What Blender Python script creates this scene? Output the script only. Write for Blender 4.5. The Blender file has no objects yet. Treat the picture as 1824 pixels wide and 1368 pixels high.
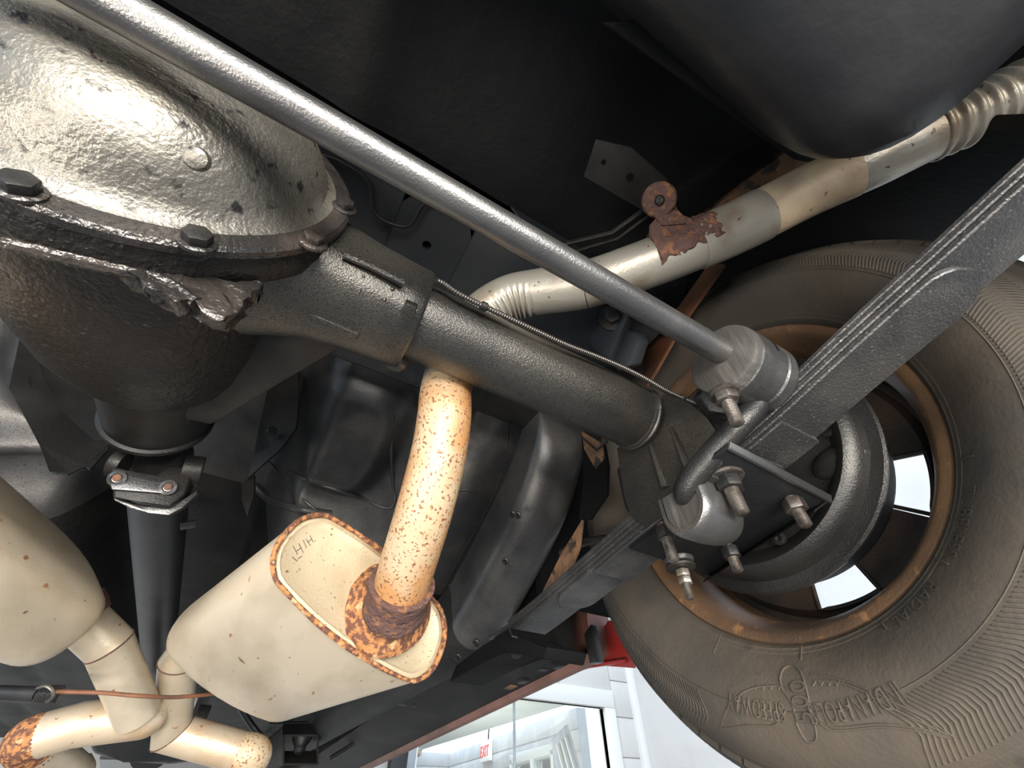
import bpy, bmesh, math, random
from mathutils import Vector, Matrix, noise
random.seed(7)
sc = bpy.context.scene
COL = sc.collection
H = 1.9                                   # height of the axle centre line above the ground (car on a lift)
# ---------------------------------------------------------------- camera
M = Matrix(((0.8641148, 0.3642446, 0.3473203), (-0.5032360, 0.6358472, 0.5851939), (-0.0076890, -0.6804589, 0.7327459)))
CAM = Vector((0.1793, -0.2574, -0.3575))  # relative to the axle centre
FPX = 733.7
cd = bpy.data.cameras.new('camera'); cam = bpy.data.objects.new('camera', cd); COL.objects.link(cam)
cd.sensor_width = 36; cd.sensor_fit = 'HORIZONTAL'; cd.lens = FPX / 1824 * 36; cd.clip_start = 0.01; cd.clip_end = 200
R3 = Matrix((M.col[0], -M.col[1], -M.col[2])).transposed()
cam.matrix_world = Matrix.Translation(CAM + Vector((0, 0, H))) @ R3.to_4x4()
sc.camera = cam
# ---------------------------------------------------------------- light
w = bpy.data.worlds.new('world'); sc.world = w; w.use_nodes = True
nt = w.node_tree; nt.nodes.clear()
wo = nt.nodes.new('ShaderNodeOutputWorld'); bg = nt.nodes.new('ShaderNodeBackground')
tc = nt.nodes.new('ShaderNodeTexCoord'); sp = nt.nodes.new('ShaderNodeSeparateXYZ'); cr = nt.nodes.new('ShaderNodeValToRGB')
nt.links.new(tc.outputs['Generated'], sp.inputs[0]); nt.links.new(sp.outputs['Z'], cr.inputs[0])
nt.links.new(cr.outputs[0], bg.inputs[0]); nt.links.new(bg.outputs[0], wo.inputs[0])
cr.color_ramp.elements[0].color = (0.80, 0.92, 1.0, 1); cr.color_ramp.elements[1].position = 0.6
cr.color_ramp.elements[1].color = (0.62, 0.78, 1.0, 1)
bg.inputs[1].default_value = 1.5
sd = bpy.data.lights.new('sun', 'SUN'); sun = bpy.data.objects.new('sun', sd); COL.objects.link(sun)
sd.energy = 0.6; sd.angle = 0.02; sd.color = (1.0, 0.95, 0.87)
sun.rotation_euler = Vector((0.72, 0.42, -0.62)).to_track_quat('-Z', 'Y').to_euler(); sun.location = (-4, -3, 6)
def area(name, loc, tgt, sx_, sy_, e, col):
    d = bpy.data.lights.new(name, 'AREA'); d.shape = 'RECTANGLE'; d.size = sx_; d.size_y = sy_; d.energy = e; d.color = col
    o = bpy.data.objects.new(name, d); COL.objects.link(o); o.location = Vector(loc) + Vector((0, 0, H))
    o.rotation_euler = (Vector(tgt) - Vector(loc)).to_track_quat('-Z', 'Y').to_euler(); return o
area('rear_fill_light', (-.3, -2.2, -.65), (.2, .2, -.1), 1.8, .9, 74, (1.0, .93, .84))      # added fill behind the camera for underbody highlights, no lamp known there
area('low_fill_light', (-1.3, -.9, -1.55), (.1, .3, 0), 1.2, .3, 20, (1.0, .90, .78))  # added low fill, brightens downward faces such as the muffler undersides
area('room_fill_light', (1.4, 5.6, -1.2), (1.5, 5.7, 2), 1.2, 1.2, 60, (1, 1, .98))  # added fill that brightens the room's ceiling, not a known fixture
sc.view_settings.view_transform = 'Standard'; sc.view_settings.look = 'None'
sc.view_settings.gamma = 1; sc.view_settings.use_curve_mapping = False
sc.view_settings.exposure = 0.9
# ---------------------------------------------------------------- helpers
def V(*a): return Vector(a if len(a) > 1 else a[0])
def at(px, py, X=None, Y=None, Z=None, d=None):
    r = M @ Vector((px - 912, py - 684, FPX))
    if X is not None: t = (X - CAM.x) / r.x
    elif Y is not None: t = (Y - CAM.y) / r.y
    elif Z is not None: t = (Z - CAM.z) / r.z
    else: t = d / FPX
    return CAM + r * t
def prj(P):
    c = M.transposed() @ (P - CAM); return (912 + FPX * c.x / c.z, 684 + FPX * c.y / c.z)
def tag(o, label=None, cat=None, group=None, kind=None):
    if label: o['label'] = label
    if cat: o['category'] = cat
    if group: o['group'] = group
    if kind: o['kind'] = kind
    return o
def thing(name, label, cat, base=(0, 0, 0), group=None):
    o = bpy.data.objects.new(name, None); COL.objects.link(o); o.empty_display_size = 0.02
    o.location = Vector(base) + Vector((0, 0, H))
    return tag(o, label, cat, group)
def worldpos(o):
    p = Vector(o.location); 
    while o.parent: o = o.parent; p += Vector(o.location)
    return p
def obj(name, bm, m, parent=None, angle=35, base=None, smooth=True):
    bmesh.ops.recalc_face_normals(bm, faces=bm.faces)
    for f in bm.faces: f.smooth = smooth
    if smooth:
        a = math.radians(angle)
        for e in bm.edges:
            if len(e.link_faces) == 2 and e.calc_face_angle(0) > a: e.smooth = False
    me = bpy.data.meshes.new(name)
    o = bpy.data.objects.new(name, me)
    if parent is not None:
        off = worldpos(parent) - Vector((0, 0, H))
        o.parent = parent
    else:
        off = Vector(base) if base is not None else Vector((0, 0, 0))
        o.location = off + Vector((0, 0, H))
    bmesh.ops.translate(bm, verts=bm.verts, vec=-off)
    bm.to_mesh(me); bm.free()
    me.materials.append(m)
    COL.objects.link(o)
    return o
def nb(): return bmesh.new()
def frame(d):
    d = d.normalized(); a = Vector((0, 0, 1)) if abs(d.z) < 0.9 else Vector((0, 1, 0))
    u = d.cross(a).normalized(); return u, d.cross(u).normalized()
def loop(bm, vs):
    return [bm.verts.new(v) for v in vs]
def bridge(bm, A, B, closed=True):
    n = len(A)
    for i in range(n if closed else n - 1):
        j = (i + 1) % n; bm.faces.new((A[i], A[j], B[j], B[i]))
def tube(bm, pts, r, seg=20, caps=True, rf=None):
    pts = [Vector(p) for p in pts]; n = len(pts)
    rs = r if isinstance(r, (list, tuple)) else [r] * n
    prev = None; u = None
    for i, p in enumerate(pts):
        t = (pts[min(i + 1, n - 1)] - pts[max(i - 1, 0)]).normalized()
        if u is None: u, v = frame(t)
        else:
            u = (u - t * u.dot(t)).normalized()
        v = t.cross(u).normalized()
        k = rs[i] if rf is None else rs[i]
        L = loop(bm, [p + (u * math.cos(a) + v * math.sin(a)) * k for a in [2 * math.pi * q / seg for q in range(seg)]])
        if prev: bridge(bm, prev, L)
        elif caps: bm.faces.new(L[::-1])
        prev = L
    if caps: bm.faces.new(prev)
    return bm
def smoothpath(pts, n=8):
    pts = [Vector(p) for p in pts]; out = []
    for i in range(len(pts) - 1):
        p0 = pts[max(i - 1, 0)]; p1 = pts[i]; p2 = pts[i + 1]; p3 = pts[min(i + 2, len(pts) - 1)]
        for k in range(n):
            t = k / n
            out.append(0.5 * ((2 * p1) + (p2 - p0) * t + (2 * p0 - 5 * p1 + 4 * p2 - p3) * t * t + (-p0 + 3 * p1 - 3 * p2 + p3) * t ** 3))
    out.append(pts[-1]); return out
def lathe(bm, o, d, prof, seg=64, capa=False, capb=False, uv=None):
    """prof: list of (r, t) along direction d from o"""
    o = Vector(o); d = Vector(d).normalized(); u, v = uv if uv else frame(d); prev = None; first = None
    for r, t in prof:
        if r < 1e-6: L = [bm.verts.new(o + d * t)]
        else: L = loop(bm, [o + d * t + (u * math.cos(a) + v * math.sin(a)) * r for a in [2 * math.pi * q / seg for q in range(seg)]])
        if prev:
            if len(L) == 1:
                for i in range(len(prev)): bm.faces.new((prev[i], prev[(i + 1) % len(prev)], L[0]))
            elif len(prev) == 1:
                for i in range(len(L)): bm.faces.new((L[i], L[(i + 1) % len(L)], prev[0]))
            else: bridge(bm, prev, L)
        else: first = L
        prev = L
    if capa and len(first) > 1: bm.faces.new(first)
    if capb and len(prev) > 1: bm.faces.new(prev)
    return bm
def cyl(bm, a, b, r, r2=None, seg=24, bev=0.0):
    a = Vector(a); b = Vector(b); L = (b - a).length; r2 = r if r2 is None else r2
    if bev: prof = [(r - bev, 0), (r, bev), (r2, L - bev), (r2 - bev, L)]
    else: prof = [(r, 0), (r2, L)]
    return lathe(bm, a, b - a, prof, seg, True, True)
def prism(bm, pts, off, bev=0.0, bseg=2):
    pts = [Vector(p) for p in pts]; off = Vector(off)
    A = loop(bm, pts); B = loop(bm, [p + off for p in pts])
    fs = [bm.faces.new(A), bm.faces.new(B[::-1])]; n = len(A)
    for i in range(n): fs.append(bm.faces.new((A[i], B[i], B[(i + 1) % n], A[(i + 1) % n])))
    if bev:
        es = set(e for f in fs for e in f.edges)
        bmesh.ops.bevel(bm, geom=list(es), offset=bev, segments=bseg, affect='EDGES', profile=0.5)
    return bm
def box(bm, lo, hi, bev=0.0):
    x0, y0, z0 = lo; x1, y1, z1 = hi
    return prism(bm, [(x0, y0, z0), (x1, y0, z0), (x1, y1, z0), (x0, y1, z0)], (0, 0, z1 - z0), bev)
def obox(bm, c, ax, ay, az, bev=0.0):
    c = Vector(c); ax = Vector(ax); ay = Vector(ay); az = Vector(az)
    return prism(bm, [c - ax - ay - az, c + ax - ay - az, c + ax + ay - az, c - ax + ay - az], az * 2, bev)
def hexa(bm, p, d, r, h, bev=0.0008, rot=0.3):
    p = Vector(p); d = Vector(d).normalized(); u, v = frame(d)
    pts = [p + (u * math.cos(a + rot) + v * math.sin(a + rot)) * r for a in [math.pi / 3 * k for k in range(6)]]
    return prism(bm, pts, d * h, bev, 2)
def stud(bm, p, d, r, L, pitch=0.0016):
    n = max(6, int(L / pitch) * 2); prof = [(r, 0)]
    for i in range(1, n): prof.append((r * (1.0 if i % 2 else 0.87), L * i / n))
    prof += [(r * .87, L), (r * .6, L + .001)]
    return lathe(bm, p, d, prof, 16, True, True)
def grid(bm, nx, ny, fn):
    vs = [[bm.verts.new(fn(i / nx, j / ny)) for i in range(nx + 1)] for j in range(ny + 1)]
    for j in range(ny):
        for i in range(nx): bm.faces.new((vs[j][i], vs[j][i + 1], vs[j + 1][i + 1], vs[j + 1][i]))
    return bm
def sst(a, b, x):
    t = max(0.0, min(1.0, (x - a) / (b - a))); return t * t * (3 - 2 * t)
def gs(x, s): return math.exp(-(x / s) ** 2)
# ---------------------------------------------------------------- materials
def mat(name, base, rough=0.5, metal=0.0, c2=None, s2=8, t2=(0.45, 0.6), c3=None, s3=60, t3=(0.6, 0.65), bump=0.0, bs=300, bump2=0.0, bs2=40,
        rr=0.0, coat=0.0, spec=0.5, stretch=None, detail=6):
    m = bpy.data.materials.new(name); m.use_nodes = True; n = m.node_tree.nodes; l = m.node_tree.links
    b = n['Principled BSDF']; b.inputs['Roughness'].default_value = rough; b.inputs['Metallic'].default_value = metal
    b.inputs['Base Color'].default_value = (*base, 1); b.inputs['Coat Weight'].default_value = coat
    b.inputs['Coat Roughness'].default_value = 0.25; b.inputs['Specular IOR Level'].default_value = spec
    t = n.new('ShaderNodeTexCoord'); src = t.outputs['Object']
    if stretch:
        mp = n.new('ShaderNodeMapping'); mp.inputs['Scale'].default_value = stretch; l.new(src, mp.inputs[0]); src = mp.outputs[0]
    def nz(s, d=detail):
        x = n.new('ShaderNodeTexNoise'); x.inputs['Scale'].default_value = s; x.inputs['Detail'].default_value = d; l.new(src, x.inputs['Vector']); return x.outputs['Fac']
    def ramp(inp, lo, hi):
        x = n.new('ShaderNodeMapRange'); x.inputs[1].default_value = lo; x.inputs[2].default_value = hi; l.new(inp, x.inputs[0]); return x.outputs[0]
    def mix(f, a, bcol):
        x = n.new('ShaderNodeMix'); x.data_type = 'RGBA'; l.new(f, x.inputs[0])
        if isinstance(a, tuple): x.inputs[6].default_value = (*a, 1)
        else: l.new(a, x.inputs[6])
        x.inputs[7].default_value = (*bcol, 1); return x.outputs[2]
    cur = base
    if c2: cur = mix(ramp(nz(s2), *t2), cur, c2)
    if c3: cur = mix(ramp(nz(s3), *t3), cur, c3)
    if not isinstance(cur, tuple): l.new(cur, b.inputs['Base Color'])
    if rr:
        x = n.new('ShaderNodeMapRange'); x.inputs[1].default_value = .35; x.inputs[2].default_value = .65
        x.inputs[3].default_value = max(0.05, rough - rr); x.inputs[4].default_value = rough + rr
        l.new(nz(25), x.inputs[0]); l.new(x.outputs[0], b.inputs['Roughness'])
    last = None
    for st, s in ((bump2, bs2), (bump, bs)):
        if st:
            x = n.new('ShaderNodeBump'); x.inputs['Strength'].default_value = st; x.inputs['Distance'].default_value = 0.5 / s
            l.new(nz(s, 3), x.inputs['Height'])
            if last: l.new(last, x.inputs['Normal'])
            last = x.outputs[0]
    if last: l.new(last, b.inputs['Normal'])
    return m
m_paint = mat('rough_black_paint', (.028, .028, .029), .36, .55, c2=(.045, .044, .042), s2=6, c3=(.09, .09, .09), s3=500, t3=(.64, .72), bump=.5, bs=600, bump2=.1, bs2=150, spec=.7)
m_tube = mat('dusty_black_paint', (.13, .126, .118), .34, .85, c2=(.19, .18, .16), s2=9, c3=(.05, .05, .05), s3=900, t3=(.5, .66), bump=.6, bs=650, bump2=.12, bs2=300, spec=.7)
m_bar = mat('satin_grey_paint', (.17, .17, .173), .34, .85, c2=(.23, .228, .225), s2=14, bump=.4, bs=650, bump2=.05, bs2=220, spec=.6)
m_cover = mat('glossy_cover_paint', (.19, .182, .162), .41, .72, c2=(.30, .28, .235), s2=10, c3=(.04, .04, .04), s3=75, t3=(.60, .68), bump=.5, bs=420, bump2=.25, bs2=160, rr=.08)
m_flange = mat('gloss_black_flange', (.03, .028, .027), .2, .2, c2=(.06, .05, .045), s2=30, bump=.6, bs=300, bump2=.5, bs2=80, rr=.08, spec=.8)
m_cast = mat('oily_cast_iron', (.022, .0205, .0195), .42, .3, c2=(.040, .031, .026), s2=9, t2=(.5, .7), c3=(.11, .105, .10), s3=220, t3=(.66, .72), bump=.8, bs=300, bump2=.35, bs2=110, rr=.12)
m_dark = mat('dark_grey_casting', (.020, .020, .0205), .44, .3, c2=(.034, .032, .030), s2=15, bump=.35, bs=400)
m_pan = mat('black_floor_coating', (.010, .0105, .011), .36, .0, c2=(.022, .022, .021), s2=7, c3=(.05, .05, .05), s3=400, t3=(.66, .73), bump=.25, bs=350, bump2=.15, bs2=40, spec=.6, rr=.08)
m_heel = mat('glossy_black_lit_heelboard', (.055, .056, .06), .38, .45, c2=(.10, .098, .095), s2=8, c3=(.015, .015, .015), s3=420, t3=(.60, .68), bump=.25, bs=500, bump2=.05, bs2=40, spec=.9, rr=.05)  # lighter copy of the underbody black, lit look put into the colour
m_panf = mat('matt_black_shaded_floor', (.0085, .0085, .009), .6, 0, c2=(.02, .019, .018), s2=8, bump=.3, bs=120, spec=.3)  # darker copy for the low floor and rail front, shade put into the colour
m_pan2 = mat('matt_black_trunk_coating', (.0075, .0085, .0105), .6, 0, c2=(.011, .012, .0135), s2=5, bump=.2, bs=200, bump2=.1, bs2=30, spec=.3)
m_void = mat('recess_shade_black', (.0045, .0045, .005), .8, 0, bump=.2, bs=100, spec=.15)  # near-black for recesses and holes, deep shade put into the colour
m_plate = mat('blue_black_plate', (.035, .042, .05), .45, .1, c2=(.05, .055, .06), s2=8, bump=.15, bs=300)
m_spring = mat('spring_leaf_paint', (.075, .075, .077), .38, .6, c2=(.12, .118, .115), s2=18, c3=(.30, .29, .28), s3=460, t3=(.62, .72), bump=.65, bs=420, spec=.7)
m_exh = mat('heat_tanned_steel', (.60, .49, .36), .40, .35, c2=(.50, .34, .20), s2=14, t2=(.45, .7), c3=(.30, .13, .06), s3=150, t3=(.67, .72), bump=.12, bs=320, bump2=.08, bs2=40)
m_muf = mat('tan_muffler_shell', (.60, .52, .40), .40, .25, c2=(.40, .33, .23), s2=16, t2=(.42, .75), c3=(.34, .17, .09), s3=110, t3=(.685, .72), bump=.15, bs=300, bump2=.06, bs2=50, stretch=(1, .35, 1))
m_mcap = mat('cream_muffler_cap', (.62, .52, .36), .5, .2, c2=(.50, .40, .26), s2=12, c3=(.25, .16, .08), s3=230, t3=(.64, .70), bump=.35, bs=500)
m_rust = mat('orange_rust', (.44, .20, .08), .8, .0, c2=(.15, .07, .05), s2=150, t2=(.44, .54), bump=.9, bs=320, bump2=.6, bs2=120, c3=(.52, .34, .18), s3=90, t3=(.60, .68), spec=.2)
m_drust = mat('purple_brown_rust', (.12, .07, .062), .75, 0, c2=(.24, .115, .06), s2=110, t2=(.54, .64), bump=1.0, bs=240, bump2=.7, bs2=90, spec=.2)
m_rpipe = mat('rust_speckled_pipe', (.56, .44, .29), .46, .12, c2=(.52, .27, .11), s2=11, t2=(.42, .56), c3=(.25, .10, .05), s3=300, t3=(.575, .625), bump=.25, bs=300, bump2=.1, bs2=90)
m_pipeg = mat('grey_tan_pipe', (.42, .40, .35), .38, .45, c2=(.26, .20, .14), s2=14, t2=(.5, .68), c3=(.11, .08, .06), s3=90, t3=(.66, .7), bump=.2, bs=260)
m_cream = mat('cream_pipe_paint', (.62, .50, .35), .5, .1, c2=(.5, .38, .25), s2=18, c3=(.2, .13, .08), s3=150, t3=(.66, .7), bump=.3, bs=200)
m_tire = mat('dusty_tire_rubber', (.062, .056, .048), .75, 0, c2=(.105, .085, .065), s2=5, t2=(.42, .68), c3=(.05, .048, .045), s3=30, t3=(.6, .8), bump=.25, bs=260, bump2=.1, bs2=30, spec=.3)
m_rim = mat('rusty_brown_rim', (.20, .115, .06), .55, .2, c2=(.10, .065, .045), s2=9, t2=(.4, .65), c3=(.32, .17, .08), s3=60, t3=(.6, .72), bump=.4, bs=300, spec=.4)
m_disc = mat('dark_wheel_disc', (.022, .019, .017), .6, .1, c2=(.05, .033, .024), s2=12, bump=.3, bs=200)
m_steel = mat('zinc_bolt_steel', (.22, .20, .18), .35, .8, c2=(.12, .10, .09), s2=90, bump=.2, bs=500)
m_coil = mat('dark_coil_steel', (.10, .095, .09), .35, .8)
m_bright = mat('bare_bright_metal', (.62, .58, .52), .3, .8, c2=(.4, .34, .27), s2=60, bump=.2, bs=300)
m_rubber = mat('black_bushing_rubber', (.065, .065, .067), .36, .5, c2=(.10, .10, .10), s2=40, bump=.25, bs=400, bump2=.15, bs2=160, spec=.6)
m_worn = mat('streaky_bush_face', (.07, .068, .064), .45, .1, c2=(.14, .13, .12), s2=60, t2=(.5, .7), bump=.4, bs=200, stretch=(1, 1, .2))
m_red = mat('faded_red_body_paint', (.42, .035, .03), .35, 0, c2=(.33, .05, .04), s2=8, bump=.05, bs=50, coat=.3)
m_redb = mat('rusted_red_sill_paint', (.24, .115, .09), .5, 0, c2=(.15, .08, .06), s2=12, t2=(.4, .65), bump=.2, bs=150)
m_brown = mat('brown_rusted_sheet', (.13, .075, .045), .65, .1, c2=(.22, .12, .06), s2=25, c3=(.03, .022, .018), s3=40, t3=(.55, .62), bump=.7, bs=160, bump2=.4, bs2=50)
m_orust = mat('orange_brown_sheet', (.20, .085, .045), .6, .1, c2=(.10, .05, .035), s2=14, bump=.3, bs=160)
m_wall = mat('white_painted_siding', (.55, .54, .52), .6, 0, c2=(.50, .49, .475), s2=2, bump=.15, bs=60, spec=.3)
m_trimw = mat('white_window_trim', (.68, .68, .66), .4, 0, bump=.03, bs=80)
m_wall2 = mat('grey_interior_boards', (.52, .51, .51), .7, 0, c2=(.6, .59, .58), s2=3, bump=.2, bs=40)
m_ceil = mat('pale_green_ceiling', (.80, .84, .80), .7, 0, c2=(.74, .78, .74), s2=2)
m_conc = mat('worn_grey_concrete', (.13, .125, .12), .7, 0, c2=(.09, .088, .085), s2=1.5, c3=(.07, .07, .068), s3=12, t3=(.6, .7), bump=.3, bs=30)
m_black = mat('black_door_rubber', (.015, .015, .016), .5, 0, bump=.1, bs=80)
m_greyd = mat('grey_blue_door_metal', (.33, .36, .38), .5, .3, c2=(.26, .28, .3), s2=5, bump=.1, bs=80)
m_blue = mat('rough_blue_foam', (.14, .27, .55), .8, 0, c2=(.25, .38, .65), s2=60, bump=1.0, bs=110, spec=.3)
m_exit = mat('red_exit_letters', (.85, .10, .08), .5)
m_exitw = mat('white_exit_box', (.9, .88, .85), .5)
m_shade = mat('grey_cloth_blind', (.42, .43, .48), .8, 0, c2=(.5, .5, .55), s2=4, stretch=(8, 8, 1), bump=.2, bs=20)
def glass():
    m = bpy.data.materials.new('window_glass'); m.use_nodes = True; n = m.node_tree.nodes; l = m.node_tree.links
    o = n['Material Output']; n.remove(n['Principled BSDF'])
    t = n.new('ShaderNodeBsdfTransparent'); g = n.new('ShaderNodeBsdfGlossy'); g.inputs['Roughness'].default_value = .02
    x = n.new('ShaderNodeMixShader'); f = n.new('ShaderNodeFresnel'); f.inputs[0].default_value = 1.45
    t.inputs[0].default_value = (.93, .97, .95, 1)
    l.new(f.outputs[0], x.inputs[0]); l.new(t.outputs[0], x.inputs[1]); l.new(g.outputs[0], x.inputs[2]); l.new(x.outputs[0], o.inputs[0]); return m
m_glass = glass()
# ================================================================ SETTING
G = -H
bm = nb(); box(bm, (-14, -14, G - .1), (14, 16, G)); o = obj('floor', bm, m_conc); o['kind'] = 'structure'
YW = 3.6
wr = at(1073, 1261, Y=YW); wl_x = at(738, 1368, Y=YW).x; zt = wr.z; xr = wr.x
cx = at(1120, 1195, Y=YW).x
def siding(bm, p0, ux, L, z0, z1, nrm, step=.19, th=.012):
    """courses of horizontal boards, each proud at its lower edge"""
    ux = Vector(ux); nrm = Vector(nrm); z = z0
    while z < z1 - 1e-4:
        zz = min(z + step, z1)
        a = Vector((p0[0], p0[1], z)); b = Vector((p0[0], p0[1], zz - .006))
        prism(bm, [a, a + nrm * th, b + nrm * (th * .35), b], ux * L)
        z = zz
    return bm
# front wall with the big window in it
WB = -1.2
bm = nb()
box(bm, (-6, YW, G), (wl_x - .08, YW + .2, 2.6)); box(bm, (xr, YW, G), (cx, YW + .06, 2.6)); box(bm, (wl_x - .08, YW, zt), (xr, YW + .06, 2.6)); box(bm, (wl_x - .08, YW, G), (xr, YW + .2, WB))
wf = obj('wall_front', bm, m_wall); wf['kind'] = 'structure'
def courses(parent, x0, x1, z0, z1, y, step=.3, seam=None):
    z = z0; k = 0
    while z < z1 - .01:
        zz = min(z + step, z1); b_ = nb(); xs = [x0, x1]
        if seam and k % 2 == 0: xs = [x0, x0 + seam, x1]
        for a_, c_ in zip(xs[:-1], xs[1:]):
            b_ = nb(); box(b_, (a_ + .003, y - .016, z + .004), (c_ - .003, y + .002, zz - .004), .003); obj('siding_board', b_, m_wall, parent)
        z = zz; k += 1
zc = zt - .30
courses(wf, xr + .13, cx, zc - 1.5, zt + 2.0, YW, .29)
courses(wf, xr - 1.4, xr + .13, zt + .13, zt + 1.9, YW, .29, seam=.9)
bm = nb(); box(bm, (cx, -9, G), (cx + .2, YW + .2, 2.9)); o = obj('wall_right', bm, m_wall); o['kind'] = 'structure'
bm = nb(); box(bm, (cx - .07, YW - .07, G), (cx + .0, YW, 2.9), .004); o = obj('trim_1', bm, m_trimw); o['kind'] = 'structure'
# window frame and pane
win = bpy.data.objects.new('window_1', None); COL.objects.link(win); win.location = (2, YW, H + WB); win['kind'] = 'structure'
fw = .14
for nm, lo, hi in (('frame_head', (wl_x - .1, YW - .04, zt), (xr + fw * .9, YW + .05, zt + fw)), ('frame_jamb', (xr, YW - .04, WB), (xr + fw * .9, YW + .05, zt)),
                   ('frame_jamb', (wl_x - .1, YW - .04, WB), (wl_x, YW + .14, zt)), ('frame_sill', (wl_x - .1, YW - .06, WB - .08), (xr + fw, YW + .14, WB))):
    b_ = nb(); box(b_, lo, hi, .006); obj(nm, b_, m_trimw, win)
xm = at(913, 1300, Y=YW + .06).x
b_ = nb(); box(b_, (xm - .006, YW + .02, WB), (xm + .006, YW + .045, zt), .001); obj('pane_joint', b_, m_greyd, win)
for a_, c_ in ((wl_x, xm - .006), (xm + .006, xr)):
    b_ = nb(); b_.faces.new(loop(b_, [V(a_, YW + .034, WB), V(c_, YW + .034, WB), V(c_, YW + .034, zt), V(a_, YW + .034, zt)])); obj('pane', b_, m_glass, win)
# room behind the window
ZC = zt + .22
p1 = at(986, 1275, Z=ZC); p2 = at(802, 1342, Z=ZC); p0 = at(735, 1346, Z=ZC)
bm = nb(); prism(bm, [(0, YW + .06, ZC), (cx, YW + .06, ZC), (cx, p2.y + .5, ZC), (-3, p2.y + .5, ZC)], (0, 0, .1)); o = obj('ceiling', bm, m_ceil); o['kind'] = 'structure'
dw = (p2 - p1); dw.z = 0; LW = dw.length; dwn = dw.normalized(); nw = Vector((dwn.y, -dwn.x, 0)); nw = nw if nw.x < 0 else -nw
def wp(s, z, off=0): return Vector((p1.x, p1.y, 0)) + dwn * s + Vector((0, 0, z)) + nw * off
# side wall of the room with two openings showing sky
s_a, s_b = None, None
def sw(px, py):   # intersection of a pixel ray with the side wall plane
    r = M @ Vector((px - 912, py - 684, FPX)); t = ((p1 - CAM).dot(nw)) / r.dot(nw); P = CAM + r * t; q = P - Vector((p1.x, p1.y, 0)); return q.dot(dwn), P.z
w1s, w1z = sw(985, 1340); w2s, _ = sw(913, 1360); wms, _ = sw(950, 1350)
hz = sw(950, 1344)[1]
bm = nb()
so = -.6
prism(bm, [wp(so, G), wp(w1s, G), wp(w1s, ZC), wp(so, ZC)], -nw * .12)
prism(bm, [wp(w2s, G), wp(LW, G), wp(LW, ZC), wp(w2s, ZC)], -nw * .12)
prism(bm, [wp(w1s, hz), wp(w2s, hz), wp(w2s, ZC), wp(w1s, ZC)], -nw * .12)
prism(bm, [wp(w1s, G), wp(w2s, G), wp(w2s, WB), wp(w1s, WB)], -nw * .12)
wi = obj('wall_inside', bm, m_wall2); wi['kind'] = 'structure'
z = ZC
while z > hz + .05:
    b_ = nb(); z0 = z - .2; prism(b_, [wp(so, z0 + .006, .012), wp(LW, z0 + .006, .012), wp(LW, z - .006, .012), wp(so, z - .006, .012)], -nw * .014, .003); obj('wall_board', b_, m_wall2, wi); z -= .2
w2 = bpy.data.objects.new('window_2', None); COL.objects.link(w2); w2.location = wp((w1s + w2s) / 2, WB) + V(0, 0, H); w2['kind'] = 'structure'
for a_, c_ in ((w1s - .05, w1s + .03), (wms - .05, wms + .05), (w2s - .03, w2s + .05)):
    b_ = nb(); prism(b_, [wp(a_, WB, .03), wp(c_, WB, .03), wp(c_, hz, .03), wp(a_, hz, .03)], -nw * .05, .004); obj('frame_post', b_, m_trimw, w2)
b_ = nb(); prism(b_, [wp(w1s - .05, hz - .05, .03), wp(w2s + .05, hz - .05, .03), wp(w2s + .05, hz + .06, .03), wp(w1s - .05, hz + .06, .03)], -nw * .05, .004); obj('frame_head', b_, m_trimw, w2)
for a_, c_ in ((w1s, wms), (wms, w2s)):
    b_ = nb(); b_.faces.new(loop(b_, [wp(a_, WB, -.04), wp(c_, WB, -.04), wp(c_, hz, -.04), wp(a_, hz, -.04)])); obj('pane', b_, m_glass, w2)
fwl = at(735, 1360, Y=p2.y)
bm = nb(); box(bm, (-6, p2.y, G), (p2.x + .05, p2.y + .12, ZC)); wb_ = obj('wall_back', bm, m_wall2); wb_['kind'] = 'structure'
z = ZC
while z > ZC - 1.3:
    b_ = nb(); box(b_, (p2.x - 2.2, p2.y - .014, z - .194), (p2.x, p2.y + .001, z - .006), .003); obj('wall_board', b_, m_wall2, wb_); z -= .2
# exit sign hanging on the inside wall
es, ez = sw(871, 1338)
ex = thing('exit_sign', 'small white exit sign with red lettering on the inside wall beyond the glass', 'sign', wp(es, ez, .05))
b_ = nb(); prism(b_, [wp(es - .2, ez - .13, .015), wp(es + .2, ez - .13, .015), wp(es + .2, ez + .13, .015), wp(es - .2, ez + .13, .015)], nw * .06, .01); obj('sign_box', b_, m_exitw, ex)
def text_bm(s, size, ext, spacing=1.0):
    cu = bpy.data.curves.new('t', 'FONT'); cu.body = s; cu.size = size; cu.extrude = ext; cu.align_x = 'CENTER'; cu.space_character = spacing; cu.resolution_u = 3
    o = bpy.data.objects.new('t', cu); COL.objects.link(o); bpy.context.view_layer.update()
    me = bpy.data.meshes.new_from_object(o.evaluated_get(bpy.context.evaluated_depsgraph_get())); b_ = nb(); b_.from_mesh(me)
    bpy.data.objects.remove(o); bpy.data.curves.remove(cu); bpy.data.meshes.remove(me); return b_
b_ = text_bm('EXIT', .2, .004, 1.1)
# the side wall is seen with its s axis running to the left, so the text runs along -s
for v in b_.verts: x, y, z_ = v.co; v.co = wp(es - x * .82, ez - .072 + y, .08 + z_)
obj('exit_letters', b_, m_exit, ex)
b_ = nb(); tube(b_, [wp(es - .05, ez + .12, .04), wp(es - .05, ez + .3, .03)], .012, 8); obj('sign_conduit', b_, m_dark, ex)
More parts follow.
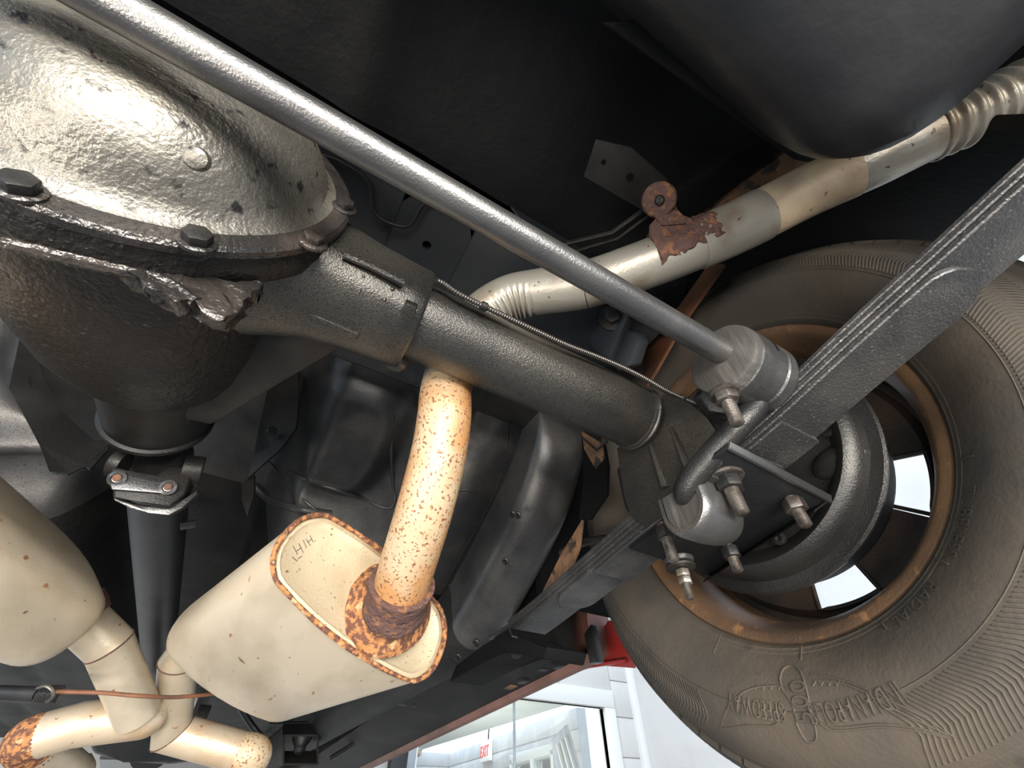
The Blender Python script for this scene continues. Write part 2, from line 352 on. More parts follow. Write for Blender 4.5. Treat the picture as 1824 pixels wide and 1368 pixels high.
# round ceiling light
lp = at(742, 1336, Z=ZC - .02)
cl = thing('ceiling_light', 'small round dome light on the ceiling inside the window', 'light', lp)
b_ = nb(); lathe(b_, lp + V(0, 0, .02), (0, 0, -1), [(.12, 0), (.12, .02), (.1, .03)], 24, True, True); obj('light_base', b_, m_trimw, cl)
b_ = nb(); lathe(b_, lp - V(0, 0, .01), (0, 0, -1), [(.1, 0), (.095, .05), (.06, .085), (0, .1)], 24, True); obj('light_dome', b_, m_cream, cl)
# hanging blind
b_ = nb(); bl = [at(984, 1318, Y=YW + .9), at(1012, 1290, Y=YW + .7), at(1036, 1375, Y=YW + .7), at(1000, 1395, Y=YW + .9)]
prism(b_, bl, (0, .04, 0), .004); bld = thing('window_blind', 'grey cloth blind hanging askew inside the big window', 'blind', bl[3])
obj('blind_cloth', b_, m_shade, bld)
for k in range(3):
    a_ = bl[0].lerp(bl[1], (k + .6) / 4) - V(0, .03, .06); c_ = bl[3].lerp(bl[2], (k + .6) / 4) - V(0, .03, 0)
    b_ = nb(); prism(b_, [a_, a_ + V(.035, 0, 0), c_ + V(.035, 0, 0), c_], (0, .02, 0), .003); obj('blind_slat', b_, m_trimw, bld)
# door beside the window, at the left edge of the glass
dx0 = at(690, 1368, Y=YW - .02).x; dx1 = at(736, 1368, Y=YW - .02).x
dr = bpy.data.objects.new('door_1', None); COL.objects.link(dr); dr.location = (dx0, YW, 0); dr['kind'] = 'structure'
b_ = nb(); box(b_, (dx0 + .12, YW - .05, G), (dx1, YW - .01, zt + .3), .004); obj('door_leaf', b_, m_greyd, dr)
b_ = nb(); box(b_, (dx0, YW - .08, G), (dx0 + .12, YW - .01, zt + .3), .004); obj('door_seal', b_, m_black, dr)
# ================================================================ CAR BODY
body = thing('car_body', 'black undercoated car underbody with red outer skin raised overhead', 'car body', (0, .3, .25))
# --- floor ahead of the axle: heelboard, tunnel, footwell bulge
def zf(x, y):
    ax = abs(x)
    z = .26 - .27 * sst(.34, .82, y)                       # heelboard down to the low floor
    tun = (1 - sst(.09, .19, ax))
    z += tun * (.10 + .05 * sst(.3, .8, y)) * sst(.2, .55, y)
    dx, dy = ax - .215, y - .455                             # pressed bulge beside the tunnel
    rr_ = (abs(dx / .125) ** 3 + abs(dy / .14) ** 3) ** (1 / 3)
    z -= .055 * (1 - sst(.5, 1.0, rr_))
    z -= .030 * (1 - sst(.3, 1.0, math.hypot((ax - .40 - .3 * (y - .4)) / .06, (y - .50) / .16)))
    # step lip under the bulge
    q = (y - .60 - .25 * (ax - .2))
    z -= .026 * gs(q, .020) * sst(.12, .18, ax) * (1 - sst(.42, .47, ax))
    z -= .012 * gs(q - .10, .03) * sst(.15, .2, ax)
    # shallow stamped ribs
    z += .012 * gs(math.sin((ax - .36) * 22) * .5, .35) * sst(.9, 1.0, y) * sst(.2, .3, ax)
    z -= .014 * gs(ax - .40 - .05 * y, .012) * (1 - sst(.55, .7, y))
    z += .03 * gs(ax - .46, .03) * (1 - sst(.5, .8, y))
    z += .004 * noise.noise(Vector((x * 9, y * 9, 1)))
    return z
bm = nb(); grid(bm, 220, 150, lambda u, v: Vector((-.9 + u * 1.66, -.02 + v * .74, zf(-.9 + u * 1.66, -.02 + v * .74))))
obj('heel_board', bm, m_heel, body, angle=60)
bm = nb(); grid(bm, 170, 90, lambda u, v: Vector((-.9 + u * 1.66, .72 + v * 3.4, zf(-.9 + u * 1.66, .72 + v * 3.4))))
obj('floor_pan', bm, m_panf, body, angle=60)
def onpan(px, py, lift=0.0):
    for k in range(1500):
        P = at(px, py, d=.35 + k * .001)
        if P.z >= zf(P.x, P.y) - lift: return P
    return P
for pts, r_ in ((((508, 838), (540, 852), (600, 872), (650, 890), (688, 905), (703, 893), (700, 860), (697, 800), (700, 740)), .004),
                (((478, 822), (500, 850), (540, 890), (600, 935), (650, 965), (690, 1000)), .0025),
                (((450, 862), (480, 890), (530, 905), (590, 915)), .007),
                (((905, 738), (902, 800), (885, 870), (855, 930), (815, 1000), (790, 1045)), .0013),
                (((942, 740), (928, 830), (900, 900), (868, 960), (832, 1010), (800, 1045)), .0045),
                (((800, 880), (830, 872), (850, 882)), .003)):
    bm = nb(); tube(bm, smoothpath([onpan(x, y) for x, y in pts], 8), r_, 10); obj('pressed_ridge', bm, m_heel, body)
# unseen slab added above, blocks daylight from the underbody
bm = nb(); box(bm, (-.9, -1.25, .50), (.9, 4.2, .62), .02); obj('daylight_blocker', bm, m_void, body)
# trunk floor behind the axle with soft pressed ribs
bm = nb(); grid(bm, 70, 60, lambda u, v: Vector((-.9 + u * 1.54, -1.25 + v * 1.20, .32 + .012 * math.sin(u * 30) * gs(v - .6, .3) - .01 * gs(u - .62, .02))))
obj('trunk_floor', bm, m_pan2, body, angle=60)
bm = nb(); box(bm, (-.9, -1.27, -.05), (.9, -1.24, .5)); obj('tail_panel', bm, m_pan2, body)
# kick-up cross plate above the axle, with its hole
ho = at(760, 437, Z=.20)
bm = nb()
Pz = .20
pl = [at(q[0], q[1], Z=Pz) for q in ((700, 345), (1010, 505))]
yb = -.035
segs = 28
ring = loop(bm, [Vector((ho.x + .0065 * math.cos(a), ho.y + .0065 * math.sin(a), Pz)) for a in [2 * math.pi * k / segs for k in range(segs)]])
def sq(a, x0, x1, y0, y1):
    c, s = math.cos(a), math.sin(a); t = min((x1 - ho.x) / c if c > 1e-6 else 1e9, (x0 - ho.x) / c if c < -1e-6 else 1e9, (y1 - ho.y) / s if s > 1e-6 else 1e9, (y0 - ho.y) / s if s < -1e-6 else 1e9)
    return Vector((ho.x + c * t, ho.y + s * t, Pz))
outer = loop(bm, [sq(2 * math.pi * k / segs, ho.x - .05, ho.x + .05, yb, .12) for k in range(segs)])
bridge(bm, ring, outer)
r2 = loop(bm, [v.co + V(0, 0, .012) for v in ring]); bridge(bm, r2, ring)
box(bm, (ho.x - .75, yb, Pz), (ho.x - .05, .12, Pz + .012), .002); box(bm, (ho.x + .05, yb, Pz), (.60, .12, Pz + .012), .002)
box(bm, (-.55, yb - .012, Pz - .004), (.60, yb, Pz + .06), .003)
obj('kick_up_plate', bm, m_plate, body)
bm = nb(); prism(bm, [(.36, yb - .014, Pz + .01), (.62, yb - .014, Pz - .01), (.62, yb - .02, Pz + .10), (.3, yb - .02, Pz + .10)], (0, -.003, 0), .001); obj('plate_flange', bm, m_plate, body)
bm = nb(); box(bm, (-.6, .1, Pz), (.62, .29, Pz + .06), .01); obj('kick_up_roof', bm, m_pan, body)
# --- right frame rail, kicked up over the axle: rounded channel
def rail(bm, secs, wd):
    prev = None
    for (x, y, z, h, ww) in secs:
        r_ = ww * .40; L = []
        def arc(cx_, cz_, a0, a1):
            for k in range(7):
                a = a0 + (a1 - a0) * k / 6; L.append(Vector((cx_ + r_ * math.cos(a), y, cz_ + r_ * math.sin(a))))
        L.append(Vector((x - ww / 2, y + h * .25, z + h)))
        arc(x - ww / 2 + r_, z + r_, math.pi, 1.5 * math.pi); arc(x + ww / 2 - r_, z + r_, 1.5 * math.pi, 2 * math.pi)
        L.append(Vector((x + ww / 2, y + h * .25, z + h)))
        A = loop(bm, L)
        if prev: bridge(bm, prev, A, True)
        else: bm.faces.new(A)
        prev = A
    bm.faces.new(prev[::-1]); return bm
rp = [(980, 690), (978, 770), (962, 850), (930, 940), (880, 1040), (835, 1120), (790, 1180)]
secs = [(.565, -.02, .24, .06, .11)]
for p_ in rp:
    q = at(*p_, X=.545); secs.append((.565, q.y, q.z, .12, .13))
secs.append((.565, 1.1, secs[-1][2] - .0, .12, .13)); secs.append((.565, 3.2, secs[-1][2] + .0, .12, .13))
sm = []
ctr = smoothpath([V(s[0], s[1], s[2]) for s in secs], 5)
for i, c in enumerate(ctr):
    sm.append((c.x + .018, c.y, c.z, .12 if i > 8 else .07, .112))
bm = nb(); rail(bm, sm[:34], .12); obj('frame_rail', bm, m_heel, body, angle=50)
bm = nb(); rail(bm, sm[33:], .12); obj('frame_rail', bm, m_panf, body, angle=50)  # front of the same rail in the shaded copy
# pressed seam bead and brake line running down beside the rail
def onfloor(pxs, X, dz=0): return [at(*q, X=X) for q in pxs]
for q in ((912, 916), (922, 918), (900, 1000), (848, 1145), (815, 1170)):
    c = at(*q, X=.50); bm = nb(); lathe(bm, c, (-.6, -.4, -.7), [(.006, -.002), (.006, .001), (.004, .002), (.003, -.002)], 16, True, True); obj('drain_hole_rim', bm, m_dark, body)
# torn heat flap hanging beside the tunnel (right) and its left mirror
flap = [at(530, 640, Y=.46), at(533, 700, Y=.46), at(528, 762, Y=.46), at(500, 800, Y=.47), at(440, 852, Y=.48), at(455, 790, Y=.50), at(475, 700, Y=.5), at(490, 640, Y=.5)]
bm = nb(); prism(bm, flap, (.002, .006, .002), .0008); f_ = obj('tunnel_flap', bm, m_dark, body)
c = at(484, 768, Y=.462); bm = nb(); lathe(bm, c, (.2, -1, -.3), [(.008, -.004), (.008, .002), (.006, .003), (.006, .001), (.001, .001)], 24, False, True); obj('flap_plug', bm, m_pan, f_)
fl2 = [at(40, 580, Y=.46), at(15, 690, Y=.46), at(70, 790, Y=.46), at(88, 840, Y=.47), at(120, 842, Y=.48), at(160, 835, Y=.46), at(195, 800, Y=.46), at(190, 640, Y=.5)]
bm = nb(); prism(bm, fl2, (-.002, .006, .002), .0008); obj('tunnel_flap', bm, m_dark, body)
lip = [at(92, 842, Y=.455), at(130, 838, Y=.455), at(160, 822, Y=.455), at(193, 790, Y=.455), at(193, 800, Y=.44), at(160, 836, Y=.44), at(152, 830, Y=.44), at(120, 845, Y=.44)]
bm = nb(); prism(bm, lip, (0, .004, 0)); obj('bent_flap_lip', bm, m_cast, body)
tw = [at(430, 862, Y=.5), at(452, 845, Y=.5), at(452, 880, Y=.5), at(440, 920, Y=.5), at(430, 890, Y=.5)]
bm = nb(); prism(bm, tw, (.004, .006, 0)); obj('torn_tab', bm, m_dark, body)
# rocker panel: inner black box and the red outer edge
def sill_edge():
    return [at(1045, 1190, X=.86), at(940, 1219, X=.86), at(800, 1286, X=.86), at(655, 1372, X=.86)]
se = sill_edge(); s0, s3 = se[0], se[3]
zb = lambda y: s0.z + (s3.z - s0.z) * (y - s0.y) / (s3.y - s0.y)
ys = [s0.y + .02, s0.y + .25, 1.0, 1.5, 2.2, 3.2, 4.2]
prof = lambda y: [V(.66, y, .12), V(.66, y, zb(y) + .055), V(.70, y, zb(y) + .028), V(.80, y, zb(y) + .014), V(.845, y, zb(y) + .012), V(.86, y, .15)]
bm = nb(); prev = None
for y in ys:
    A = loop(bm, prof(y))
    if prev: bridge(bm, prev, A, False)
    else: bm.faces.new(A)
    prev = A
obj('inner_rocker', bm, m_panf, body)
prof = lambda y: [V(.835, y, zb(y) + .014), V(.845, y, zb(y) + .001), V(.862, y, zb(y)), V(.885, y, zb(y) + .015), V(.90, y, zb(y) + .06), V(.90, y, .45), V(.86, y, .45)]
bm = nb(); prev = None
for y in [s0.y - .05] + ys:
    A = loop(bm, prof(y))
    if prev: bridge(bm, prev, A, False)
    else: bm.faces.new(A)
    prev = A
obj('outer_sill', bm, m_redb, body)
# red lower quarter panel seen ahead of the tire, with its rolled lip
qp = [at(1062, 1185, X=.885), at(1060, 1140, X=.885), at(1083, 1105, X=.885), at(1130, 1100, X=.885), at(1130, 1190, X=.885)]
bm = nb(); prism(bm, qp, (.004, 0, 0), .001); obj('quarter_panel', bm, m_red, body)
lp_ = [at(x, y, X=.875) for x, y in ((1030, 1188), (1045, 1178), (1065, 1182), (1112, 1173), (1112, 1180), (1045, 1190), (990, 1205), (945, 1222), (942, 1218))]
bm = nb(); prism(bm, lp_, (.008, 0, 0), .0008); obj('panel_lip', bm, m_red, body)
for (qs, mm) in ((((985, 1190), (1000, 1170), (1030, 1165), (1052, 1172), (1060, 1160), (1062, 1172), (1020, 1195), (975, 1212)), m_brown),
                 (((945, 1215), (1000, 1150), (1020, 1180), (1050, 1178), (1020, 1196), (960, 1222)), m_orust)):
    bm = nb(); prism(bm, [at(x, y, X=.86) for x, y in qs], (.006, 0, 0), .001); obj('rusted_flange', bm, mm, body)
# vertical stiffeners of the sill
for (x0, y0, x1, y1, x2, y2, x3, y3) in ((985, 1130, 992, 1185, 984, 1192, 972, 1140), (962, 1150, 966, 1192, 957, 1195, 953, 1155), (905, 1190, 910, 1222, 898, 1228, 893, 1195), (925, 1180, 932, 1212, 920, 1218, 917, 1185), (1052, 1112, 1062, 1178, 1050, 1182, 1040, 1130)):
    pts = [at(x0, y0, X=.80), at(x1, y1, X=.80), at(x2, y2, X=.80), at(x3, y3, X=.80)]
    bm = nb(); prism(bm, pts, (.02, 0, 0), .001); obj('sill_stiffener', bm, m_pan if x0 != 905 else m_brown, body)
# wheel house: inner skirt ahead of the wheel, curved shell over the tire, outer panel
bm = nb()
prev = None
for k in range(33):
    a = math.radians(-8 + 196 * k / 32); R_ = .44
    y, z = R_ * math.cos(a), R_ * math.sin(a)
    A = loop(bm, [V(.90, y, z), V(.655, y, z), V(.65, y * 1.03, z * 1.03), V(.90, y * 1.03, z * 1.03)])
    if prev: bridge(bm, prev, A)
    else: bm.faces.new(A)
    prev = A
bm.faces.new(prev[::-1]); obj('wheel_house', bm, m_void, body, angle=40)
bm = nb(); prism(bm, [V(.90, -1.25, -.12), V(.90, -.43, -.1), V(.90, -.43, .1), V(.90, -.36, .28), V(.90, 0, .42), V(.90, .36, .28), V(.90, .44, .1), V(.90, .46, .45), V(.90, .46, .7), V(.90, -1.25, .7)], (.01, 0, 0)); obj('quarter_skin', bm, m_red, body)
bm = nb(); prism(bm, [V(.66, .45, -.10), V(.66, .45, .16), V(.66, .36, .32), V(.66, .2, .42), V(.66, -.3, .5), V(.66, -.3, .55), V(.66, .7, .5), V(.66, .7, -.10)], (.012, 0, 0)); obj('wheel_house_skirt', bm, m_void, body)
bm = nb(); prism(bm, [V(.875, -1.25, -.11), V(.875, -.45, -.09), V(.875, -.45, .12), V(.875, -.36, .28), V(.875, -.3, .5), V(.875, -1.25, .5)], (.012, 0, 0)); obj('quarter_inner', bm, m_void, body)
# folded brown sheets seen between the axle tube end and the rail
for qs, X, mm in ((((1035, 775), (1075, 790), (1082, 830), (1080, 880), (1050, 925), (1030, 925), (1040, 850)), .60, m_void),
                  (((1036, 768), (1072, 790), (1076, 815), (1060, 835), (1040, 800)), .598, m_brown),
                  (((1028, 940), (1036, 925), (1030, 975), (1012, 1020), (975, 1060), (960, 1065), (1000, 985)), .60, m_brown),
                  (((1140, 620), (1210, 545), (1262, 470), (1290, 470), (1215, 575), (1165, 665), (1150, 690)), .64, m_orust),
                  (((1105, 560), (1160, 500), (1230, 470), (1215, 545), (1150, 640)), .642, m_void)):
    bm = nb(); prism(bm, [at(x, y, X=X) for x, y in qs], (.006, 0, 0), .0008); obj('folded_sheet', bm, mm, body)
bm = nb(); tube(bm, [at(1038, 780, X=.59), at(1062, 802, X=.59), at(1082, 786, X=.59)], .0022, 8); obj('wire_clip', bm, m_black, body)
# front hanger box and outriggers ahead of the spring
hb = [at(x, y, X=.50) for x, y in ((908, 1118), (915, 1133), (975, 1152), (968, 1175), (900, 1160), (862, 1180), (800, 1215), (812, 1185), (860, 1150))]
bm = nb(); prism(bm, hb, (.06, 0, .0), .002); obj('spring_hanger_box', bm, m_void, body)
bm = nb(); tube(bm, [at(907, 1120, X=.495), at(912, 1133, X=.495), at(972, 1150, X=.53)], .0014, 8); obj('hanger_weld_bead', bm, m_dark, body)
for (a_, b_) in (((905, 1160), (935, 1168)),):
    c = at(920, 1160, X=.52); bm = nb(); hexa(bm, c, (-.3, -.3, -1), .008, .006); obj('hanger_bolt', bm, m_dark, body)
# details of the low floor ahead: channel, square bracket, clip, line
c = at(535, 1325, d=1.5); ux = (at(565, 1325, d=1.5) - c); uy = (at(535, 1350, d=1.5) - c)
bm = nb()
for s_ in ((-1, 0), (1, 0), (0, -1), (0, 1)):
    if s_[0]: obox(bm, c + ux * s_[0], ux * .06, uy, V(0, .04, .02))
    else: obox(bm, c + uy * s_[1], ux, uy * .07, V(0, .04, .02))
brk = obj('square_bracket', bm, m_dark, body)
bm = nb(); lathe(bm, c + V(0, .0, .03), (0, -.3, -1), [(.03, 0), (.034, .02), (.02, .04), (.02, .05), (.012, .06)], 20, True, True); obj('body_mount_bolt', bm, m_dark, brk)
hp = [at(640, 1232, d=1.28), at(700, 1248, d=1.25), at(745, 1253, d=1.22), at(790, 1252, d=1.2), at(806, 1240, d=1.2), at(815, 1215, d=1.2)]
sp_ = smoothpath(hp, 16); bm = nb(); tube(bm, sp_, [.0085 if k % 2 else .0072 for k in range(len(sp_))], 12); hz_ = obj('corrugated_hose', bm, m_rubber, body)
for q in ((742, 1250, 1.215), (795, 1200, 1.1)):
    c = at(*q[:2], d=q[2]); bm = nb(); obox(bm, c, V(.011, 0, 0), V(0, .008, 0), V(0, .004, .013), .002); hexa(bm, c + V(0, 0, .01), V(0, .1, 1), .012, .012); obj('hose_clamp', bm, m_dark, body)
for pts, r_, d_ in ((((480, 1290), (560, 1287), (640, 1290), (700, 1280)), .006, 1.6), (((590, 1350), (630, 1325), (665, 1300), (700, 1285)), .008, 1.55), (((400, 1205), (440, 1280), (480, 1330)), .010, 1.5)):
    bm = nb(); tube(bm, smoothpath([at(x, y, d=d_) for x, y in pts], 6), r_, 10); obj('floor_bead', bm, m_pan, body)
for qs in (((640, 1290), (700, 1240), (790, 1262), (700, 1320), (650, 1345)), ((470, 1250), (560, 1280), (600, 1262), (540, 1240))):
    bm = nb(); prism(bm, [at(x, y, d=1.62) for x, y in qs], (0, .01, .03), .006); obj('floor_stamping', bm, m_pan, body)
c = at(592, 1268, d=1.5); bm = nb(); lathe(bm, c, (0, -.4, -1), [(.028, 0), (.03, .004), (.02, .006), (.006, .002)], 24, True, True); obj('oval_plug', bm, m_brown, body)
# dark hanger plate with holes behind the axle and channel above it
hpz = .20
hq = [at(1062, 248, Z=hpz), at(1125, 262, Z=hpz), at(1190, 320, Z=hpz), at(1180, 372, Z=hpz), at(1150, 378, Z=hpz), at(1040, 315, Z=hpz)]
bm = nb(); prism(bm, hq, (0, 0, .004), .001); hgp = obj('hanger_plate', bm, m_dark, body)
for q, r_ in (((1075, 289), .0035), ((1122, 316), .0055)):
    c = at(*q, Z=hpz - .0004); bm = nb(); cyl(bm, c, c + V(0, 0, .002), r_ * .9, seg=20); obj('hole_shade_disc', bm, m_void, hgp)  # black disc painted for the shade inside each hole
chn = [at(1200, 345, Z=.23), at(1420, 205, Z=.23), at(1440, 235, Z=.23), at(1225, 400, Z=.23)]
bm = nb(); prism(bm, chn, (0, 0, .03), .003); obj('tail_channel', bm, m_void, body)
chn = [at(1215, 400, Z=.24), at(1445, 240, Z=.24), at(1480, 270, Z=.24), at(1260, 410, Z=.24)]
bm = nb(); prism(bm, chn, (0, 0, .02), .003); obj('tail_channel_lip', bm, m_brown, body)
bm = nb(); tube(bm, [at(985, 440, Z=.24), at(1090, 415, Z=.24), at(1150, 372, Z=.24)], .004, 8); tube(bm, [at(1000, 455, Z=.24), at(1100, 425, Z=.24), at(1160, 380, Z=.24)], .003, 8); obj('vapor_line', bm, m_dark, body)
# shock and bump-stop bracket glimpsed above the tube
bq = [at(x, y, X=.50) for x, y in ((1040, 590), (1068, 548), (1110, 520), (1120, 560), (1085, 640), (1060, 625))]
bm = nb(); prism(bm, bq, (.03, .02, .02), .003); obj('bump_stop_bracket', bm, m_plate, body)
bb = [at(x, y, X=.52) for x, y in ((1092, 600), (1103, 585), (1128, 592), (1136, 608), (1122, 652), (1100, 662), (1082, 645))]
bm = nb(); prism(bm, bb, (.03, 0, .02), .005); obj('bump_stop', bm, m_plate, body)
c = at(1090, 565, X=.49); bm = nb(); hexa(bm, c, (-.5, -.6, -.5), .012, .01); lathe(bm, c + V(.004, .004, .004), (-.5, -.6, -.5), [(.02, 0), (.02, .003), (.006, .004)], 20, True); obj('bracket_bolt', bm, m_dark, body)
# ================================================================ FUEL TANK
tank = thing('fuel_tank', 'large smooth matt black fuel tank at the rear, corner rounded', 'fuel tank', (.1, -.6, .0))
bm = nb(); x0, x1, y0, y1 = -.45, .522, -.95, -.30
def tankloop(ins, z):
    L = []; r_ = .085
    for cx_, cy_, a0 in ((x1 - r_, y1 - r_, 0), (x0 + r_, y1 - r_, 90), (x0 + r_, y0 + r_, 180), (x1 - r_, y0 + r_, 270)):
        for k in range(9):
            a = math.radians(a0 + 90 * k / 8); L.append(V(cx_ + (r_ - ins) * math.cos(a), cy_ + (r_ - ins) * math.sin(a), z))
    return loop(bm, L)
prev = None
for ins, z in ((0, .16), (0, .05), (.006, .03), (.02, .012), (.045, .003), (.08, 0)):
    A = tankloop(ins, z)
    if prev: bridge(bm, prev, A)
    else: bm.faces.new(A)
    prev = A
bm.faces.new(prev[::-1]); obj('tank_shell', bm, mat('satin_tank_paint', (.022, .024, .028), .42, .1, c2=(.035, .036, .04), s2=7, bump=.12, bs=260, bump2=.1, bs2=14, spec=.7), tank, angle=50)
fl = [at(1070, 40, Z=.09), at(1145, 35, Z=.09), at(1395, 235, Z=.09), at(1430, 225, Z=.09), at(1520, 225, Z=.10), at(1538, 240, Z=.10), at(1510, 262, Z=.10), at(1440, 290, Z=.10), at(1415, 285, Z=.09), at(1365, 250, Z=.09)]
bm = nb(); prism(bm, fl, (0, 0, .006), .0015); obj('tank_flange', bm, m_pan2, tank)
# ================================================================ REAR AXLE
axle = thing('rear_axle', 'black rear axle with bolted differential cover, oily casting and round tube', 'axle', (0, 0, 0))
bm = nb(); prof = [(.122, 0), (.114, .003), (.108, .012), (.101, .026), (.090, .040), (.074, .052), (.050, .060), (.025, .063), (0, .064)]
lathe(bm, (-.008, -.066, .0), (0, -1, 0), prof, 96)
for v in bm.verts:
    if v.co.y < -.072: v.co.x += .004 * gs(v.co.z - .03, .05); v.co.y -= .004 * gs(v.co.x - .06, .035) * gs(v.co.z + .05, .03) * 0
cov = None
bm2 = nb(); lathe(bm2, (-.008, -.056, .0), (0, -1, 0), [(.05, .0), (.134, .0), (.1365, .002), (.1365, .007), (.134, .0095), (.118, .0100)], 96)
cov = obj('cover', bm, m_cover, axle, angle=50); obj('cover_flange', bm2, m_flange, cov)
c = at(346, 278, Y=-.118); bm = nb(); lathe(bm, c + V(0, .0005, 0), (0, -.55, -.8), [(.0065, -.0035), (.0055, -.0008), (.004, -.0002), (.002, .0001), (0, .0002)], 24, True)
for v in bm.verts: v.co.x = c.x + (v.co.x - c.x) * 1.1
obj('cover_dimple', bm, m_cover, cov)
for blist in (((118, 42), (135, 52), (150, 55)), ((160, 88), (165, 100), (185, 112), (210, 115))):
    pts = [at(x, y, Y=-.105) for x, y in blist]
    pts2 = []
    for (x, y) in blist:      # find the dome along the ray
        lo = None
        for k in range(400):
            P = at(x, y, d=.12 + k * .0008); r_ = math.hypot(P.x + .008, P.z)
            dep = 0
            for (ra, ta), (rb, tb) in zip(prof[:-1], prof[1:]):
                if rb <= r_ <= ra: dep = ta + (tb - ta) * (ra - r_) / (ra - rb)
            if r_ < .122 and P.y > -.066 - dep: lo = P; break
        pts2.append(lo or P)
    bm = nb(); tube(bm, smoothpath(pts2, 5), [.0006 + .0008 * random.random() for _ in range(5 * (len(pts2) - 1) + 1)], 6); obj('peeled_paint_edge', bm, m_flange, cov)
for q in ((37, 340), (351, 432), (557, 432), (613, 371), (548, 258)):
    c = at(*q, Y=-.066); dpx = q[0] == 37 or q[0] == 351
    bm = nb(); lathe(bm, c, (0, -1, 0), [(.0105, -.001), (.0105, .0012), (.009, .002)], 28, True, True); bt = obj('cover_bolt', bm, m_flange, axle)
    bm = nb(); hexa(bm, c - V(0, .0015, 0), (0, -1, 0), .0085 if dpx else .0075, .0065, .0009, rot=.3 + q[0]); obj('bolt_head', bm, m_flange if not dpx else m_dark, bt)
for a in (95, 130, 165, 200, 232):      # the rest of the bolt circle, round the far side
    a = math.radians(a); c = V(-.008 + .123 * math.cos(a), -.066, .123 * math.sin(a)); bm = nb(); hexa(bm, c, (0, -1, 0), .0085, .0075); obj('cover_bolt', bm, m_flange, axle)
# carrier casting
bm = nb(); seg = 72; prev = None; pxn = -.010
for y, r_, zs, cxo in ((-.056, .133, 1, -.008), (-.046, .136, 1, -.008), (-.034, .134, 1, -.008), (-.028, .118, 1, -.008), (.0, .115, 1, -.012), (.05, .112, 1, -.012), (.10, .105, .98, -.012), (.15, .094, .95, -.012), (.185, .080, .93, -.012), (.205, .064, .95, pxn), (.212, .057, 1, pxn)):
    L = []
    for k in range(seg):
        a = 2 * math.pi * k / seg; rr = r_ * (1 + (.012 * noise.noise(V(math.cos(a) * 2, math.sin(a) * 2, y * 12)) if -.02 < y < .2 else 0))
        L.append(V(cxo + rr * math.cos(a), y, rr * math.sin(a) * zs))
    A = loop(bm, L)
    if prev: bridge(bm, prev, A)
    else: bm.faces.new(A)
    prev = A
bm.faces.new(prev[::-1]); cast = obj('carrier_housing', bm, m_cast, axle, angle=30)
# jagged casting ear below the flange
ear = [at(x, y, Y=-.040) for x, y in ((205, 470), (290, 478), (330, 484), (385, 502), (425, 510), (452, 494), (470, 500), (452, 520), (436, 530), (424, 555), (400, 570), (372, 560), (345, 534), (318, 540), (296, 520), (262, 508), (230, 488))]
bm = nb(); prism(bm, ear, (0, .016, .004), .002); bmesh.ops.triangulate(bm, faces=bm.faces); bmesh.ops.subdivide_edges(bm, edges=bm.edges, cuts=2)
for v in bm.verts: v.co += V(noise.noise(v.co * 120), noise.noise(v.co * 120 + V(5, 0, 0)), noise.noise(v.co * 120 + V(0, 5, 0))) * .0035
obj('casting_ear', bm, m_flange, cast)
bm = nb(); pts = [at(x, y, Y=-.038) for x, y in ((0, 432), (60, 445), (130, 462), (200, 478), (290, 500), (350, 540))]
tube(bm, smoothpath(pts, 8), [.0035 + .001 * random.random() for _ in range(41)], 8); obj('casting_lip', bm, m_flange, cast)
# pinion nose
bm = nb(); lathe(bm, (pxn, .20, 0), (0, 1, 0), [(.0575, 0), (.0565, .02), (.054, .085), (.0535, .10)], 56, True, True); obj('pinion_nose', bm, m_dark, axle)
bm = nb(); lathe(bm, (pxn, .292, 0), (0, 1, 0), [(.053, 0), (.0575, .002), (.058, .005), (.0575, .008), (.04, .010)], 64); obj('dust_shield', bm, m_dark, axle)
# side web from tube boss to pinion
wz = -.035
web = [V(.07, .03, wz), at(555, 572, Z=wz), at(636, 603, Z=wz), at(375, 758, Z=wz), V(.0, .24, wz)]
bm = nb(); prism(bm, web, (0, .012, .06), .004); obj('side_web', bm, m_dark, axle)
# tube boss with shoulder ledge
bm = nb(); prev = None
def bossloop(x, s, z0=0):
    L = []
    for k in range(40):
        a = 2 * math.pi * k / 40; c_, s_ = math.cos(a), math.sin(a); e = .72
        L.append(V(x, math.copysign(abs(c_) ** e, c_) * s, math.copysign(abs(s_) ** e, s_) * s + z0))
    return L
for x, s in ((.06, .078), (.10, .062), (.125, .054), (.16, .050), (.20, .0485), (.214, .0485), (.217, .0465), (.218, .041)):
    A = loop(bm, bossloop(x, s))
    if prev: bridge(bm, prev, A)
    else: bm.faces.new(A)
    prev = A
bm.faces.new(prev[::-1]); boss = obj('tube_boss', bm, m_tube, axle, angle=40)
bm = nb(); lg = [at(520, 552, Z=-.054), at(560, 562, Z=-.054), at(640, 597, Z=-.054), at(628, 606, Z=-.054), at(560, 585, Z=-.054), at(535, 570, Z=-.054)]
prism(bm, lg, (0, .004, .02), .0015); obj('boss_ledge', bm, m_tube, boss)
bm = nb(); obox(bm, at(728, 552, Z=-.050), V(.0055, 0, 0), V(0, .0075, 0), V(0, 0, .004), .0015); obj('boss_pad', bm, m_tube, boss)
bm = nb(); lathe(bm, at(705, 648, Z=-.03), (0, .4, -1), [(.012, -.01), (.011, .002), (.008, .005)], 18, True, True); obj('boss_lug', bm, m_tube, boss)
for q in ((699, 515), (685, 534), (648, 493), (668, 494), (640, 520)):
    c = at(*q, Z=-.050); bm = nb(); bmesh.ops.create_uvsphere(bm, u_segments=10, v_segments=6, radius=.002 if q[1] > 512 and q[0] > 680 else .0012, matrix=Matrix.Translation(c)); obj('paint_blob', bm, m_tube, boss)
